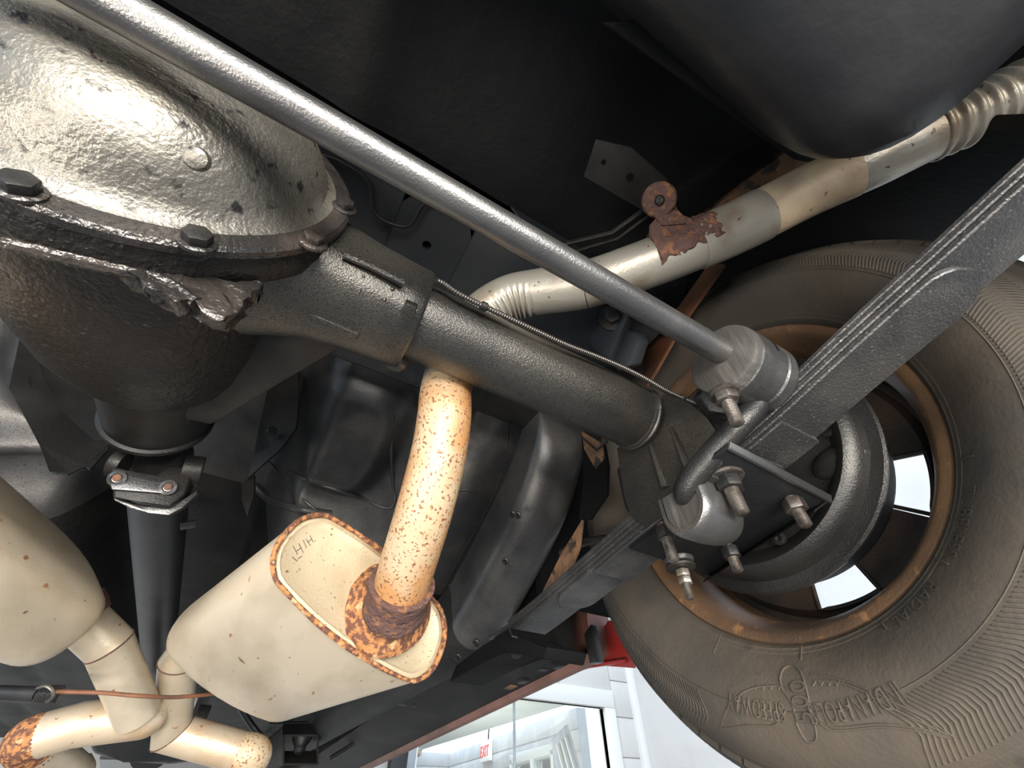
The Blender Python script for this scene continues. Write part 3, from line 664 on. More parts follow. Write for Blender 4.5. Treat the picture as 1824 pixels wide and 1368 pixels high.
bm = nb(); tube(bm, [at(612, 455, Y=-.052), at(660, 475, Y=-.052), at(720, 505, Y=-.052)], .003, 10); obj('boss_rib', bm, m_tube, boss)
# axle tubes
bm = nb(); cyl(bm, (.21, 0, 0), (.520, 0, 0), .040, seg=72); obj('axle_tube', bm, m_tube, axle)
bm = nb(); prof = [(.040, 0), (.0425, .001), (.043, .003), (.0415, .0045), (.043, .006), (.0425, .009), (.040, .01)]
lathe(bm, (.510, 0, 0), (1, 0, 0), prof, 72); obj('tube_weld_ring', bm, m_tube, axle)
bm = nb(); cyl(bm, (.519, 0, 0), (.73, 0, 0), .037, seg=48); obj('tube_end', bm, m_dark, axle)
bm = nb(); cyl(bm, (-.7, 0, 0), (-.06, 0, 0), .040, seg=48); obj('axle_tube', bm, m_tube, axle)
bm = nb(); prev = None
for x, s in ((-.06, .078), (-.11, .060), (-.2, .0485), (-.218, .046)):
    A = loop(bm, bossloop(x, s)); 
    if prev: bridge(bm, prev, A)
    else: bm.faces.new(A)
    prev = A
bm.faces.new(prev[::-1]); obj('tube_boss', bm, m_tube, axle, angle=40)
# spring perch bracket around the tube end
X0 = .478
pp = [(1182, 702, .521), (1205, 708, .522), (1228, 718, .523), (1259, 744, .524), (1278, 772, .525), (1300, 800, .526), (1290, 830, .527), (1240, 870, .529), (1200, 905, .530), (1150, 940, .530), (1125, 920, .529), (1112, 884, .527), (1102, 822, .524), (1099, 798, .522), (1140, 780, .521)]
bm = nb(); prism(bm, [at(x, y, X=X_) for x, y, X_ in pp], (.006, 0, .0), 0); bmesh.ops.triangulate(bm, faces=[f for f in bm.faces if len(f.verts) > 4]); per = obj('spring_perch', bm, m_tube, axle, angle=60)
bm = nb(); box(bm, (.532, -.045, -.095), (.60, .070, -.03), .006); obj('perch_saddle', bm, m_dark, per)
for (a_, b_) in (((1195, 762), (1225, 835)), ((1158, 792), (1185, 870))):
    pA = at(*a_, X=.523); pB = at(*b_, X=.526); bm = nb(); tube(bm, [pA, pA.lerp(pB, .5), pB], [.002, .004, .0055], 10); obj('perch_gusset', bm, m_tube, per)
# brake backing plate on the axle end
bm = nb(); prof = [(.036, -.012), (.05, -.012), (.055, -.003), (.098, -.003), (.121, -.001), (.128, -.009), (.135, -.017), (.142, -.020), (.149, -.016), (.154, -.006), (.157, .003), (.164, .004), (.169, .004), (.1715, .007), (.170, .013), (.155, .016)]
lathe(bm, (.715, 0, 0), (1, 0, 0), prof, 120); bp_ = obj('backing_plate', bm, m_paint, axle, angle=40)
c = at(1480, 815, X=.70); bm = nb(); prev = None
for t, r_ in ((0, .030), (-.006, .028), (-.014, .022), (-.018, .012), (-.019, 0)):
    if r_ == 0: L = [bm.verts.new(c + V(t + .02, 0, 0))]; [bm.faces.new((prev[i], prev[(i + 1) % 24], L[0])) for i in range(24)]; break
    L = loop(bm, [c + V(t + .02, (r_ * 1.15) * math.cos(a), r_ * .7 * math.sin(a)) for a in [2 * math.pi * k / 24 for k in range(24)]])
    if prev: bridge(bm, prev, L)
    prev = L
obj('wheel_cylinder_bulge', bm, m_paint, bp_)
for q in ((1476, 768), (1390, 960)):
    c = at(*q, X=.708); bm = nb(); lathe(bm, c, (-1, 0, 0), [(.008, 0), (.008, .003), (.004, .004), (.003, .001)], 20, True, True); obj('plate_plug', bm, m_dark, bp_)
# brake cable along the tube
cabp = [at(x, y, Y=-.052) for x, y in ((776, 500), (790, 505), (815, 522), (860, 545), (905, 566), (960, 592), (1010, 615), (1060, 634), (1110, 655), (1150, 675), (1190, 698), (1230, 716), (1262, 728))]
cab = thing('brake_cable', 'thin coil-wound black brake cable running along the axle tube', 'cable', cabp[0])
sp_ = smoothpath(cabp, 30); n = len(sp_)
bm = nb(); rs = []; dens = []
L0 = 0
# resample evenly so that each coil is one ring
ln = [0]
for i in range(1, n): ln.append(ln[-1] + (sp_[i] - sp_[i - 1]).length)
N = 560; res = []
j = 0
for k in range(N):
    s = ln[-1] * k / (N - 1)
    while j < n - 2 and ln[j + 1] < s: j += 1
    t = (s - ln[j]) / max(1e-9, ln[j + 1] - ln[j]); res.append(sp_[j].lerp(sp_[j + 1], t))
tube(bm, res, [.0032 if k % 4 < 2 else .0024 for k in range(N)], 10); obj('coil_sheath', bm, m_coil, cab, angle=80)
for q in ((862, 546), (1214, 708)):
    i = min(range(N), key=lambda i: (res[i] - at(q[0], q[1], Y=-.052)).length); a_, b_ = res[max(0, i - 5)], res[min(N - 1, i + 5)]
    bm = nb(); cyl(bm, a_, b_, .0048, seg=14, bev=.0008); obj('cable_clip', bm, m_dark, cab)
e0 = res[-1]; bm = nb(); tube(bm, smoothpath([e0, at(1285, 742, X=.52), at(1330, 770, X=.6)], 6), .0034, 10); obj('cable_end', bm, m_dark, cab)
# ================================================================ DRIVESHAFT
ds = thing('driveshaft', 'dark grey driveshaft running forward from the pinion with its joint', 'driveshaft', (pxn, .34, 0))
bm = nb(); cyl(bm, (pxn, .300, 0), (pxn, .325, 0), .036, seg=32, bev=.003); obj('companion_flange', bm, m_dark, ds)
# yoke strap block facing the camera
bm = nb()
def camblock(pxs, Y, off, bev): 
    return prism(bm, [at(x, y, Y=Y) for x, y in pxs], off, bev, 3)
camblock(((197, 826), (240, 845), (282, 852), (300, 828), (345, 835), (330, 880), (300, 905), (240, 893), (200, 888)), .335, V(.0, .03, .015), .003)
yk = obj('joint_yoke', bm, m_dark, ds)
bm = nb(); camblock(((196, 862), (200, 842), (222, 840), (234, 852), (278, 862), (285, 855), (308, 858), (312, 872), (300, 880), (196, 872)), .33, V(.0, .012, .005), .002); obj('strap_cap', bm, m_bar, yk)
for q in ((209, 850), (300, 866)):
    c = at(*q, Y=.327); bm = nb(); lathe(bm, c + V(0, .004, 0), (0, -1, -.4), [(.009, 0), (.009, .003), (.0055, .0045), (.0045, .003)], 24, True, True); bt_ = obj('strap_bolt', bm, m_bar, yk)
    bm = nb(); lathe(bm, c + V(0, .002, 0), (0, -1, -.4), [(.0042, 0), (.0042, .003), (.003, .0035)], 16, True, True); tag(obj('bolt_tip', bm, m_orust, bt_), 'rusty bolt tip')
bm = nb(); c = at(352, 843, Y=.345); lathe(bm, c - V(.018, 0, 0), (.95, .1, .25), [(.018, 0), (.019, .004), (.019, .020), (.017, .022), (.015, .017), (.004, .016)], 32, True, True); obj('bearing_cup', bm, m_dark, yk)
bm = nb(); c = at(205, 825, Y=.345); lathe(bm, c + V(.01, 0, 0), (-.95, .1, .05), [(.016, 0), (.017, .004), (.016, .012), (.012, .014)], 32, True, True); obj('bearing_cup', bm, m_dark, yk)
bm = nb(); camblock(((200, 882), (235, 897), (262, 905), (300, 908), (325, 893), (350, 872), (352, 880), (325, 905), (300, 918), (262, 914), (232, 905), (203, 892)), .345, V(0, .02, .01), .0015); obj('yoke_lip', bm, m_bar, yk)
bm = nb(); lathe(bm, (pxn, .36, 0), (0, 1, 0), [(.030, 0), (.036, .01), (.0385, .03), (.0385, .12), (.038, .14), (.038, 2.2)], 56, True, True); obj('shaft_tube', bm, m_dark, ds)
bm = nb(); lathe(bm, (pxn, .445, 0), (0, 1, 0), [(.0385, 0), (.0405, .001), (.0405, .004), (.0385, .005)], 56); obj('weld_seam', bm, m_dark, ds)
bm = nb(); c = at(335, 935, Y=.48); obox(bm, c, V(.008, 0, .004), V(0, .010, 0), V(-.001, 0, .002), .0007); obj('balance_weight', bm, m_dark, ds)
# ================================================================ LEAF SPRING
ls = thing('leaf_spring', 'long rough black leaf spring running diagonally past the wheel', 'spring', (.56, 0, -.11))
XA, XB = .531, .589
key = [(-1.0, .06), (-.60, -.025), (-.33, -.070), (-.227, -.087), (-.10, -.109), (.06, -.125), (.16, -.138), (.28, -.153), (.36, -.160), (.42, -.160)]
cl_ = smoothpath([V(0, y, z) for y, z in key], 10)
def zline(y):
    for a, b in zip(cl_[:-1], cl_[1:]):
        if a.y <= y <= b.y: return a.z + (b.z - a.z) * (y - a.y) / (b.y - a.y)
    return cl_[-1].z if y > cl_[-1].y else cl_[0].z
def leaf(ya, yb, zoff, th, rnd0=False, rnd1=False, n=60, xa=XA, xb=XB):
    bm = nb(); prev = None; xm = (xa + xb) / 2; hw = (xb - xa) / 2
    for k in range(n + 1):
        y = ya + (yb - ya) * k / n; f = 1.0
        if rnd0: d_ = (y - ya) / hw; f = math.sqrt(max(0.02, 1 - max(0, 1 - d_) ** 2)) if d_ < 1 else 1
        if rnd1: d_ = (yb - y) / hw; f = min(f, math.sqrt(max(0.02, 1 - max(0, 1 - d_) ** 2)) if d_ < 1 else 1)
        z = zline(y) + zoff; h_ = hw * f; e = min(.0012, h_ * .4)
        A = loop(bm, [V(xm - h_, y, z + th - e), V(xm - h_ + e, y, z + th), V(xm + h_ - e, y, z + th), V(xm + h_, y, z + th - e), V(xm + h_, y, z + e), V(xm + h_ - e, y, z), V(xm - h_ + e, y, z), V(xm - h_, y, z + e)])
        if prev: bridge(bm, prev, A)
        else: bm.faces.new(A)
        prev = A
    bm.faces.new(prev[::-1]); return bm
tip = at(1700, 500, X=.56)
obj('leaf', leaf(-1.0, .42, .012, .0062, n=120), m_spring, ls)
obj('leaf', leaf(-.62, .40, .005, .0062, n=90), m_spring, ls)
obj('leaf', leaf(tip.y - .012, .24, -.002, .0062, True, True, n=80), m_spring, ls)
obj('leaf', leaf(-.14, .14, -.0075, .005, False, False, n=30), m_spring, ls)
obj('leaf', leaf(-.42, .36, -.0005 + .02, .0055, n=60, xa=XA + .002), m_spring, ls)
# ================================================================ SPRING PLATE with u-bolts
ZP = -.137
sp_t = thing('spring_plate', 'black steel plate clamped under the spring by four threaded bolts', 'bracket', (.57, 0, ZP))
A_, B_ = at(1300, 797, Z=ZP), at(1478, 892, Z=ZP)
bm = nb(); prism(bm, [A_, B_, V(.682, .085, ZP), V(.535, .078, ZP), V(.533, -.03, ZP), V(A_.x, -.07, ZP)], (0, 0, .005), .001); obj('plate', bm, m_pan2, sp_t)
bm = nb(); prism(bm, [A_ + V(0, 0, -.001), B_ + V(.004, 0, -.001), B_ + V(.004, -.003, .006), (A_ + B_) / 2 + V(.0, -.003, .005), A_ + V(0, -.003, .005)], (0, .003, 0), .0006); obj('plate_lip', bm, m_bar, sp_t)
bm = nb(); prism(bm, [B_, V(.682, .085, ZP), V(.664, .088, ZP - .010), B_ + V(-.018, .012, -.012)], (.002, 0, .003)); obj('plate_side', bm, m_dark, sp_t)
bm = nb(); obox(bm, (A_ + B_) / 2 + V(-.025, .004, .012), V(.035, 0, .002), V(0, .004, 0), V(0, 0, .002), .0008); obj('rubber_strip', bm, m_bar, sp_t)
for q, r_, L in (((1296, 858), .0120, .026), ((1413, 896), .0105, .018), ((1184, 945), .0100, .026), ((1300, 980), .0100, .018)):
    c = at(*q, Z=ZP - .006)
    if q[0] == 1184: c = at(*q, Z=ZP - .010)
    bm = nb(); stud(bm, c + V(0, 0, .008), (0, 0, -1), .0060 if q[0] != 1296 else .0068, L + .014); ub = obj('u_bolt', bm, m_steel, sp_t)
    bm = nb(); hexa(bm, c + V(0, 0, .003), (0, 0, -1), r_, .0115, rot=.2 + q[0] * .3); obj('nut', bm, m_dark if q[0] != 1413 else m_steel, ub)
    if q[0] == 1296:
        bm = nb(); lathe(bm, c + V(0, 0, .003), (0, 0, 1), [(.0155, 0), (.0165, .001), (.0165, .0025)], 28, True, True); obj('washer', bm, m_steel, ub)
# shock lower stud
c = at(1212, 1008, Z=-.145)
sh = thing('shock_absorber', 'lower end of the shock absorber with rubber washer below the plate', 'shock absorber', c)
bm = nb(); lathe(bm, c + V(0, 0, .016), (0, 0, -1), [(.010, -.02), (.012, 0), (.017, .004), (.018, .009), (.016, .013), (.012, .014)], 36, True, True); obj('rubber_bushing', bm, m_rubber, sh)
bm = nb(); lathe(bm, c, (0, 0, -1), [(.016, 0), (.0175, .001), (.0165, .003), (.008, .004)], 36, True, True); obj('cup_washer', bm, m_dark, sh)
bm = nb(); stud(bm, c, (0, 0, -1), .0050, .037); obj('stud', bm, m_steel, sh)
bm = nb(); hexa(bm, c - V(0, 0, .005), (0, 0, -1), .0085, .008); hexa(bm, c - V(0, 0, .014), (0, 0, -1), .0085, .007, rot=.5); obj('lock_nut', bm, m_bright, sh)
bm = nb(); cyl(bm, c + V(0, 0, .03), c + V(-.03, .02, .45), .022, seg=32); obj('shock_body', bm, m_pan2, sh)
# ================================================================ SWAY BAR
BY, BZ, BR = -.151, -.060, .0117
sb = thing('sway_bar', 'thick grey painted sway bar crossing behind the axle', 'bar', (.2, BY, BZ))
xe = .47
bm = nb(); cyl(bm, (-.75, BY, BZ), (.50, BY, BZ), BR, seg=48); obj('cross_bar', bm, m_bar, sb)
arm = [V(.515, BY + .004, BZ - .012), at(1345, 722, X=.512), at(1318, 755, X=.500), at(1275, 802, X=.492), at(1235, 850, X=.486), at(1222, 875, X=.487), V(.497, -.047, -.150), V(.53, -.044, -.152)]
bm = nb(); tube(bm, smoothpath(arm, 10), .0112, 28); obj('end_arm', bm, m_paint, sb)
bu = thing('bushing_clamp', 'big round rubber bushing in a slotted clamp at the sway bar end', 'bushing', (.48, BY, BZ))
bm = nb(); lathe(bm, (.468, BY + .004, BZ - .004), (1, 0, 0), [(0, 0), (.031, 0), (.0335, .0015), (.0345, .005), (.0345, .0095)], 56); obj('bushing_face', bm, m_worn, bu)
bm = nb(); lathe(bm, (.478, BY + .004, BZ - .004), (1, 0, 0), [(.030, 0), (.0335, .0003), (.0350, .0015), (.0350, .034), (.0335, .036), (.0350, .0375), (.0350, .048), (.033, .052), (.02, .053)], 72)
bsh = obj('bushing_sleeve', bm, m_rubber, bu, angle=25)
a0 = math.radians(-28)
def cp(x, a, r): 
    return V(x, BY + .004 + r * math.cos(a), BZ - .004 + r * math.sin(a))
# find the angle of the slot from the photograph's direction
sl = at(1372, 618, X=.505); aa = math.atan2(sl.z - (BZ - .004), sl.y - (BY + .004))
bm = nb(); prev = None
for k in range(9):
    a = aa + math.radians(-24 + 48 * k / 8); A = loop(bm, [cp(.498, a, .0354), cp(.5015, a, .0354), cp(.5015, a, .0335), cp(.498, a, .0335)])
    if prev: bridge(bm, prev, A)
    else: bm.faces.new(A)
    prev = A
bm.faces.new(prev[::-1]); obj('sleeve_slot', bm, m_void, bsh)
bs0, bs1, bs2, bs3 = at(1243, 705, X=.478), at(1262, 690, X=.478), at(1355, 720, X=.528), at(1330, 742, X=.52)
cB = at(1290, 712, X=.49)
bm = nb(); prism(bm, [at(1243, 706, X=.480), at(1262, 680, X=.480), at(1300, 676, X=.485), at(1345, 700, X=.51), at(1340, 728, X=.51), at(1300, 738, X=.495), at(1262, 732, X=.485)], (.01, .012, .012), .002); obj('clamp_foot', bm, m_paint, bu)
dd = (at(1311, 748, X=.487) - at(1291, 708, X=.478)).normalized(); dd = V(.05, .1, -1).normalized()
c = at(1291, 703, Z=-.098)
bm = nb(); lathe(bm, c, dd, [(.0115, -.004), (.0128, -.002), (.0128, .0005), (.011, .001)], 28, True, True); cb_ = obj('clamp_washer', bm, m_steel, bu)
bm = nb(); hexa(bm, c, dd, .0105, .008); obj('clamp_nut', bm, m_steel, bu)
bm = nb(); stud(bm, c, dd, .0060, .032, .002); obj('clamp_bolt', bm, m_steel, bu)
# saddle bushing on the plate
sd_ = thing('saddle_clamp', 'smooth domed saddle clamp holding the sway bar arm under the spring plate', 'clamp', (.52, -.04, -.15))
SC = at(1222, 905, X=.490)
def uprof(r, x, top=.018):
    L = []
    for k in range(25):
        a = math.pi + math.pi * k / 24; L.append(V(x, SC.y + r * math.cos(a), SC.z + r * math.sin(a)))
    L.append(V(x, SC.y + r, SC.z + top)); L.insert(0, V(x, SC.y - r, SC.z + top)); return L
bm = nb(); prev = None
for x, r_ in ((.484, .0235), (.486, .0255), (.492, .0265), (.515, .0262), (.530, .0245), (.540, .021), (.547, .015), (.550, .008)):
    A = loop(bm, uprof(r_, x))
    if prev: bridge(bm, prev, A)
    prev = A
bm.faces.new(prev); sdo = obj('saddle_strap', bm, m_bar, sd_, angle=50)
bm = nb(); A = loop(bm, uprof(.0235, .4842)); Bq = loop(bm, [V(.4842, SC.y + .0192 * math.cos(a), SC.z + .0192 * math.sin(a) + (0 if math.sin(a) < 0 else 0)) for a in [math.pi + math.pi * k / 24 for k in range(25)]][:0] or uprof(.0195, .4842)); bridge(bm, A, Bq, False)
obj('strap_edge', bm, m_bar, sdo)
bm = nb(); A = loop(bm, uprof(.0196, .4856)); bm.faces.new(A); obj('saddle_bushing', bm, m_worn, sd_)
bm = nb(); box(bm, (.495, SC.y - .034, ZP - .007), (.540, SC.y + .034, ZP - .001), .002); obj('saddle_foot', bm, m_dark, sd_)
# ================================================================ WHEEL
wh = thing('mounted_tire', 'dusty black lettered tire on a rusty brown steel rim, seen from inside', 'tire', (.8, 0, 0))
XL = .722
bm = nb(); prof = [(.208, .004), (.214, .0), (.221, -.002), (.2245, .001), (.2245, .005), (.218, .010)]
prof = [(.2245, .006), (.2245, .001), (.221, -.002), (.214, .0), (.209, .005), (.205, .012), (.201, .022), (.197, .032), (.194, .045), (.193, .07), (.191, .10), (.189, .13), (.19, .15), (.20, .17), (.21, .18), (.222, .184), (.224, .178), (.21, .165), (.19, .13), (.21, .03), (.2245, .006)]
lathe(bm, (XL, 0, 0), (1, 0, 0), prof, 120); obj('rim_barrel', bm, m_rim, wh, angle=50)
# wheel centre with seven windows
XD = .812
def rsc(r, xa, xb): return r * (xb - CAM.x) / (xa - CAM.x)
NH = 6; rin, rout = .122, .174; ha = math.radians(12.5); cen = -90
bm = nb(); NA = 140
angs = [math.radians(cen) + 2 * math.pi * k / NA for k in range(NA)]
def inhole(a):
    d = (a - math.radians(cen)) % (2 * math.pi / NH); d = min(d, 2 * math.pi / NH - d); return d < ha
radii = [.02, .06, .09, rin, rout, .182, .192]
def dz(r): return .0 if r < .06 else (-.012 if r < .1 else (.0 if r < .176 else .012))
V3 = [[bm.verts.new(V(XD + dz(r), r * math.cos(a), r * math.sin(a))) for a in angs] for r in radii]
V4 = [[bm.verts.new(V(XD + dz(r) + .006, r * math.cos(a), r * math.sin(a))) for a in angs] for r in radii]
for j in range(len(radii) - 1):
    for i in range(NA):
        am = angs[i] + math.pi / NA; k = (i + 1) % NA; hole = inhole(am) and j == 3
        if not hole:
            bm.faces.new((V3[j][i], V3[j][k], V3[j + 1][k], V3[j + 1][i])); bm.faces.new((V4[j][i], V4[j + 1][i], V4[j + 1][k], V4[j][k]))
        else:
            bm.faces.new((V3[j][i], V3[j][k], V4[j][k], V4[j][i])); bm.faces.new((V3[j + 1][i], V4[j + 1][i], V4[j + 1][k], V3[j + 1][k]))
            if not inhole(am - 2 * math.pi / NA): bm.faces.new((V3[j][i], V4[j][i], V4[j + 1][i], V3[j + 1][i]))
            if not inhole(am + 2 * math.pi / NA): bm.faces.new((V3[j][k], V3[j + 1][k], V4[j + 1][k], V4[j][k]))
disc = obj('wheel_disc', bm, m_disc, wh, angle=50)
for k in range(NH):      # rolled lip round each window
    a0 = math.radians(cen) + 2 * math.pi * k / NH; L = []
    for s in range(9): L.append(V(XD - .001, rout * math.cos(a0 + ha * (s / 4 - 1)), rout * math.sin(a0 + ha * (s / 4 - 1))))
    for s in range(9): L.append(V(XD - .001, rin * math.cos(a0 + ha * (1 - s / 4)), rin * math.sin(a0 + ha * (1 - s / 4))))
    L.append(L[0]); bm = nb(); tube(bm, L, .0025, 8, caps=False); obj('window_lip', bm, m_disc, disc)
bm = nb(); lathe(bm, (.735, 0, 0), (1, 0, 0), [(.14, 0), (.158, .0), (.162, .004), (.160, .01), (.154, .012), (.152, .045), (.149, .055), (.14, .060), (.02, .062)], 96); obj('brake_drum', bm, m_pan2, wh, angle=40)
# tire
XT = .715
tp = [(.2225, .010), (.2265, .000), (.232, -.006), (.245, -.018), (.262, -.030), (.282, -.037), (.300, -.036), (.318, -.028), (.332, -.014), (.342, .004), (.349, .020), (.354, .040), (.356, .09), (.354, .14), (.349, .165), (.342, .180), (.325, .205), (.30, .222), (.27, .220), (.24, .200), (.2245, .178)]
tps = smoothpath([V(r, t, 0) for r, t in tp], 5)
bm = nb(); lathe(bm, (XT, 0, 0), (1, 0, 0), [(p.x, p.y) for p in tps], 180)
tire = obj('tire_casing', bm, m_tire, wh, angle=50)
side = [(p.x, p.y) for p in tps if p.y < .03]
def sx(r):
    for (ra, ta), (rb, tb) in zip(side[:-1], side[1:]):
        if ra <= r <= rb: return XT + ta + (tb - ta) * (r - ra) / max(1e-6, rb - ra)
    return XT + side[-1][1]
def onside(r, a, h=0.0): return V(sx(r) - h, r * math.cos(a), r * math.sin(a))
def pside(px, py):       # radius and angle on the sidewall under a pixel
    X = .685
    for _ in range(12):
        P = at(px, py, X=X); r = math.hypot(P.y, P.z); X = sx(min(max(r, .224), .348))
    return r, math.atan2(P.z, P.y)
def sideband(ra, rb, a, wa, h, bm, skew=0, n=5):
    """one raised radial rib on the sidewall"""
    prev = None
    for k in range(n + 1):
        t = k / n; r = ra + (rb - ra) * t; aa_ = a + skew * abs(t - .5) * 2
        w_ = wa / 2
        A = loop(bm, [onside(r, aa_ - w_, -.0005), onside(r, aa_ - w_ * .6, h), onside(r, aa_ + w_ * .6, h), onside(r, aa_ + w_, -.0005)])
        if prev: bridge(bm, prev, A, False)
        prev = A
# chevron ribs around the shoulder of the sidewall, left out where the raised emblem sits
rE, aE = pside(1430, 1260)
rE0, aE0 = pside(1640, 1310); rE1, aE1 = pside(1270, 1290)
lo_, hi_ = min(aE0, aE1), max(aE0, aE1)
bm = nb(); NR = 420
for k in range(NR):
    a = -math.pi + 2 * math.pi * k / NR
    if lo_ < a < hi_: continue
    ph = (a - lo_) if a < lo_ else (a - hi_)
    sideband(.290, .330, a, 2 * math.pi / NR * .5, .0011, bm, skew=.05)
tag(obj('sidewall_ribs', bm, m_tire, tire, angle=80), kind='stuff')
for r_ in (.2285, .2335, .286, .335):
    bm = nb(); prev = None; first = None
    for k in range(180):
        a = 2 * math.pi * k / 180; A = loop(bm, [onside(r_ - .001, a, -.0004), onside(r_, a, .0008), onside(r_ + .001, a, -.0004)])
        if prev: bridge(bm, prev, A, False)
        else: first = A
        prev = A
    bridge(bm, prev, first, False); obj('sidewall_ring', bm, m_tire, tire, angle=80)
# raised lettering, clockwise as seen from the camera, tops outward
def letters(s, px, py, size, h=.0020, ysc=1.0, rot=False, name='raised_lettering', sgn=None):
    r0, a0 = pside(px, py); b_ = text_bm(s, size, .0012, 1.05)
    pA = onside(.26, a0); pB = onside(.26, a0 + .05)
    for v in b_.verts:
        x, y, z = v.co
        if rot: r = r0 - x; a = a0 + SG * (y - size * .35) / r0
        else: r = r0 + (y - size * .35) * ysc; a = a0 + SG * x / r0
        r = min(max(r, .225), .346)
        v.co = onside(r, a, h * .6 + z * .5)
    obj(name, b_, m_tire, tire, angle=30)
# camera sees the inner side: clockwise in the picture
SG = 1
r_, a_ = pside(1750, 850); p_a = prj(onside(r_, a_)); p_b = prj(onside(r_, a_ + .05)); SG = 1 if p_b[1] > p_a[1] else -1
letters('TUBELESS', 1716, 930, .015, ysc=1.1); letters('RADIAL', 1632, 1078, .015, ysc=1.1)
letters('INDIANAPOLIS', 1525, 1262, .0125, ysc=1.9); letters('SPEEDWAY', 1345, 1262, .0125, ysc=1.9); letters('500', 1426, 1250, .024, rot=True)
def ridge(pxs, r=.0011, n=8):
    bm = nb(); tube(bm, smoothpath([onside(*pside(x, y), .0002) for x, y in pxs], n), r, 6); obj('raised_emblem_line', bm, m_tire, tire)
ridge([(1445, 1200), (1500, 1212), (1550, 1230), (1600, 1255), (1650, 1280), (1698, 1312)])
ridge([(1450, 1212), (1500, 1218), (1545, 1236), (1590, 1262), (1640, 1286), (1690, 1310)])
ridge([(1455, 1275), (1475, 1292), (1500, 1296), (1570, 1290), (1640, 1298), (1695, 1313)])
ridge([(1455, 1280), (1475, 1298), (1500, 1301), (1570, 1295), (1640, 1303), (1690, 1314)])
ridge([(1284, 1298), (1330, 1292), (1375, 1293), (1392, 1280), (1400, 1265)])
ridge([(1284, 1300), (1292, 1270), (1315, 1240), (1345, 1225), (1385, 1222)])
ridge([(1395, 1230), (1390, 1210), (1396, 1192), (1410, 1186), (1425, 1195), (1436, 1225), (1446, 1270), (1455, 1310), (1448, 1322), (1435, 1318), (1420, 1290), (1412, 1255), (1395, 1230)])
for x in range(4): ridge([(1345 + x * 14, 1228), (1352 + x * 14, 1220), (1360 + x * 14, 1226)], .0008, 4)
for x in range(4): ridge([(1448 + x * 14, 1222), (1456 + x * 14, 1212), (1464 + x * 14, 1222)], .0008, 4)
for (p, q) in (((1690, 825), (1735, 812)), ((1645, 985), (1690, 1005)), ((1562, 1095), (1580, 1120)), ((1285, 1130), (1270, 1165)), ((1428, 1152), (1427, 1175))): ridge([p, ((p[0] + q[0]) / 2, (p[1] + q[1]) / 2), q], .0009, 3)
# tread blocks with grooves
NB_ = 74
for row, (ta, tb, off, rr0) in enumerate(((.002, .036, 0, None), (.042, .072, .5, .3552), (.078, .104, 0, .3562), (.110, .140, .5, .3552), (.146, .178, 0, None))):
    bm = nb()
    for k in range(NB_):
        a0 = 2 * math.pi * (k + off) / NB_; a1 = a0 + 2 * math.pi / NB_ * .84; ys_ = []
        def rt(t):
            for p, q in zip(tps[:-1], tps[1:]):
                if p.y <= t <= q.y and p.x > .3: return p.x + (q.x - p.x) * (t - p.y) / max(1e-6, q.y - p.y)
            return .35
        prev = None
        for a in (a0, (a0 + a1) / 2, a1):
            L = [(rt(ta) - .002, ta), (rt(ta) + .006, ta + .001), (rt((ta + tb) / 2) + .007, (ta + tb) / 2), (rt(tb) + .006, tb - .001), (rt(tb) - .002, tb)]
            sk = .012 * (1 if row % 2 else -1)
            A = loop(bm, [V(XT + t, r * math.cos(a + sk * (t - ta) / (tb - ta)), r * math.sin(a + sk * (t - ta) / (tb - ta))) for r, t in L])
            if prev: bridge(bm, prev, A)
            else: bm.faces.new(A)
            prev = A
        bm.faces.new(prev[::-1])
    tag(obj('tread_blocks', bm, m_tire, tire, angle=30), kind='stuff')
